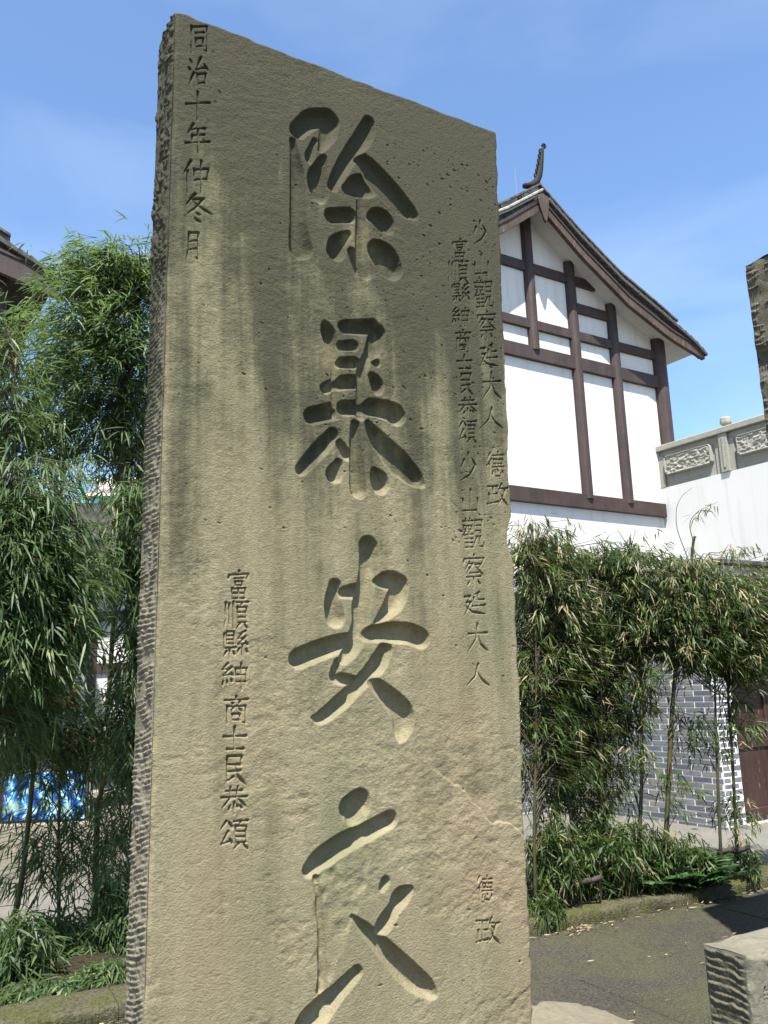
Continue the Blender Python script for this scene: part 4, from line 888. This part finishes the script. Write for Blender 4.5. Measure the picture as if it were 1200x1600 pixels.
def curve_pts(path, n_=40):
    P = [np.array(p, float) for p in path]; P = [2*P[0]-P[1]]+P+[2*P[-1]-P[-2]]; o = []
    k = max(3, n_//(len(path)-1))
    for a, b, c_, d in zip(P, P[1:], P[2:], P[3:]):
        for i in range(k): t = i/k; o.append(.5*((2*b)+(c_-a)*t+(2*a-5*b+4*c_-d)*t*t+(3*b-a-3*c_+d)*t**3))
    o.append(P[-2]); return o
PLAB = {'L': ['tall leafy bamboo with leaning dark culm and feathery green top', 'tallest bamboo with bright green crown beside the carved stele', 'slim bamboo hugging the chiselled flank of the tall stele', 'dense drooping bamboo clump below the brown roof corner', 'thin sparse bamboo in front of the blue poster'],
 'R': ['thin bamboo with dry tipped leaves against the stele edge', 'bamboo with straw coloured leaf tips near the stele', 'bamboo with curved yellowish culm and dark hanging leaves', 'dark dense bamboo in front of the white gable wall', 'bamboo with glossy green upper tuft against white plaster', 'stout brown bamboo culm with cut dead top and arching twig', 'straight bamboo before the brick corner with spreading leafy top', 'bamboo nearest the old wooden door with drooping leaves']}
ctr = {'L': 0, 'R': 0}
for pi_, (sd, path, rad, blobs) in enumerate(BAMBOO):
    rg = np.random.default_rng(900+pi_); base = np.array(path[0])
    R = empty('bamboo_plant', tuple(base), 0, label=PLAB[sd][ctr[sd]], cat='bamboo', group='bamboo left of the stele' if sd == 'L' else 'bamboo in front of the brick wall'); ctr[sd] += 1
    cp = [p-base for p in curve_pts(path, 60)]; cp[0] = cp[0]-np.array([0, 0, .06])
    acc = 0; rr = []
    for i, p in enumerate(cp):
        f = i/(len(cp)-1); r_ = rad*(1-.55*f)*(1.0+(.16 if i % 4 == 0 else 0)); rr.append(r_)
    MB().tube(cp, rr, 9).build('culm', M['culm'], R, smooth=True)
    cpa = np.array(cp); lv = Leaves(); tw = MB()
    for (bx, by, bz, rx, rz, n_, dry) in blobs:
        c0 = np.array([bx, by, bz])-base
        n_ = int(n_*(3.2 if sd == 'R' else 2.6))
        for k in range(n_):
            q = rg.normal(0, 1, 3); q = q/np.linalg.norm(q)*rg.uniform(.15, 1)**.45
            p = c0+(q*rg.uniform(.8, 1.15) if sd == 'R' and k % 2 else np.clip(rg.normal(0, .62, 3), -1.35, 1.35))*np.array([rx*1.25, max(rx*.9, .25), rz*1.15])
            j = int(np.argmin(np.abs(cpa[:, 2]-(p[2]-.12)))); src = cpa[j]
            head = p-src; head[2] = 0
            if np.linalg.norm(head) < .05: head = rg.normal(0, 1, 3)*[1, 1, 0]
            if k % 4 == 0:
                mid = (src+p)/2+np.array([0, 0, .10]); tw.tube([src, mid, p], [.0045, .003, .0018], 4)
            elif k % 4 == 1:
                tw.tube([p-head/np.linalg.norm(head)*.16+[0, 0, .03], p], [.002, .0012], 3)
            fresh = .75 if (sd == 'L' and p[2]+base[2] > 3.7) else (.3 if sd == 'L' else .12)
            cluster(lv, p, head+rg.normal(0, .08, 3)*[1, 1, 0], .14*rg.uniform(.75, 1.25) if sd == 'L' else .098*rg.uniform(.7, 1.25), .0132 if sd == 'L' else .0112, int(rg.integers(4, 8) if sd == 'L' else rg.integers(5, 10)), dry, fresh, rg)
    if sd == 'R' and ctr['R'] == 6:
        for ln in (VINE, TWIG2):
            pts = [np.array(p)-base for p in curve_pts(ln, 24)]; tw.tube(pts, [.004*(1-.7*i/len(pts)) for i in range(len(pts))], 5)
            if ln is TWIG2:
                for p in pts[8:]:
                    if rg.random() < .7: cluster(lv, p, rg.normal(0, 1, 3)*[1, 1, 0], .1, .011, 2, .5, .1, rg)
    tw.build('twig', M['twig'], R, kind='stuff')
    lv.build('foliage', M['leaf_l'] if sd == 'L' else M['leaf_r'], R, kind='stuff')
SLAB = ['bright green bamboo undergrowth spilling over the kerb left of the stele', 'low leafy bamboo shoots below the leaning culm', 'upright leafy shoots tucked against the chiselled flank', 'small green shoots sprouting right behind the mossy kerb', 'green shoots covering the soil at the foot of the stele flank',
 'low bamboo shoots beside the stele above the kerb', 'bushy low bamboo at the foot of the curved culm', 'low leafy shoots between the straight culms', 'dark low shoots among the ferns', 'tiny drooping shoots on the mossy kerb by the stele', 'bright yellow green shrub at the foot of the brick wall', 'small fresh green plant growing at the end of the kerb bed']
for si, (sd, base, (bx, by, bz, rx, rz, n_, dry)) in enumerate(SHRUBS):
    rg = np.random.default_rng(1200+si); base = np.array(base)
    R = empty('bamboo_shoots', tuple(base), 0, label=SLAB[si], cat='shrub', group='low shoots in the bed')
    lv = Leaves(); tw = MB(); c0 = np.array([bx, by, bz])-base
    for k in range(int(n_*2.3)):
        q = rg.normal(0, 1, 3); q = q/np.linalg.norm(q)*rg.uniform(.1, 1)**.5; p = c0+q*np.array([rx, max(.16, rx*.6), rz]); p[2] = max(p[2], .03)
        if k % 5 == 0:
            st = np.array([p[0]*.8+rg.normal(0, .02), p[1]*.8, -.03]); tw.tube([st, (st+p)/2+[0, 0, .03], p], [.004, .003, .0018], 4)
        fr = .9 if si == 10 else (.12 if sd == 'L' else .0)
        cluster(lv, p, rg.normal(0, 1, 3)*[1, 1, 0], .115 if sd == 'L' else .095, .0135 if sd == 'L' else .012, int(rg.integers(4, 8)), dry, fr, rg)
    tw.build('twig', M['twig'], R, kind='stuff'); lv.build('foliage', M['leaf_l'] if sd == 'L' or si == 10 else M['leaf_r'], R, kind='stuff')
FL = ['dark fern with spread fronds between the bamboo culms', 'fern with arching fronds in front of the brick wall', 'dark fern bush beside the straight bamboo culm', 'small fern low against the kerb']
for fi, base in enumerate(FERNS):
    rg = np.random.default_rng(1500+fi); base = np.array([base[0], base[1], .05])
    R = empty('fern', tuple(base), 0, label=FL[fi], cat='fern', group='ferns in the bed')
    for k in range(13):
        lv = Leaves(); az = rg.uniform(0, 6.28); L = rg.uniform(.34, .55)*(1 if fi < 3 else .7); el = rg.uniform(.8, 1.35)
        d = np.array([math.cos(az), math.sin(az)]); t = np.linspace(0, 1, 17)
        pts = [np.array([d[0]*L*math.cos(el)*s_*1.15, d[1]*L*math.cos(el)*s_*1.15, L*(math.sin(el)*s_-.42*s_*s_)]) for s_ in t]
        for i in range(3, 17):
            tg = pts[min(i+1, 16)]-pts[i-1]; sd_ = np.cross(tg, [0, 0, 1.]); sd_ /= np.linalg.norm(sd_)
            pl = .125*math.sin(math.pi*min(1, t[i]*.85+.12))+.015
            for s_ in (-1, 1): lv.add(pts[i], sd_*s_+tg/np.linalg.norm(tg)*.45, pl, .021, rg.uniform(0, 1), .12, rg)
        fo = lv.build('frond', M['fern'], R); 
        MB().tube(pts, [.004*(1-.8*s_) for s_ in t], 4).build('stalk', M['twig'], fo)
RL = ['dark wooden rail tied across the bamboo near the door', 'dark wooden rail tied across the bamboo beside the stele', 'dark wooden rail lying among the undergrowth left of the stele']
for i, (a, b) in enumerate(RAIL):
    a = Vector(a); b = Vector(b); k = 9
    MB().tube([a.lerp(b, j/(k-1))+Vector((0, 0, .008*math.sin(j*1.7))) for j in range(k)], [.02+.003*math.sin(j*2.3) for j in range(k)], 8).build('bamboo_rail', M['darksoffit'], None, smooth=True, label=RL[i], cat='rail')
# fallen leaves along the kerb and on the paving
lv = Leaves(); rg = np.random.default_rng(1700)
for k in range(460):
    a = rg.uniform(-3.6, 3.2); b = abs(rg.normal(0, .07))+.025 if k % 3 else rg.uniform(.05, 1.6)
    if k % 9 == 0: a = -.0+rg.normal(.3, .05); b = abs(rg.normal(.05, .03))+.02
    p = np.array(kp(a, b, .004)); az = math.atan2(KD[1], KD[0])+rg.normal(0, .5)
    lv.add(p+[0, 0, rg.uniform(.002, .012)], np.array([math.cos(az), math.sin(az), rg.uniform(-.02, .12)]), rg.uniform(.02, .075), rg.uniform(.004, .009), rg.random(), 0, rg)
lv.build('fallen_leaves', M['litter'], None, kind='stuff', label='straw coloured fallen bamboo leaves scattered along the kerb', cat='leaf litter')
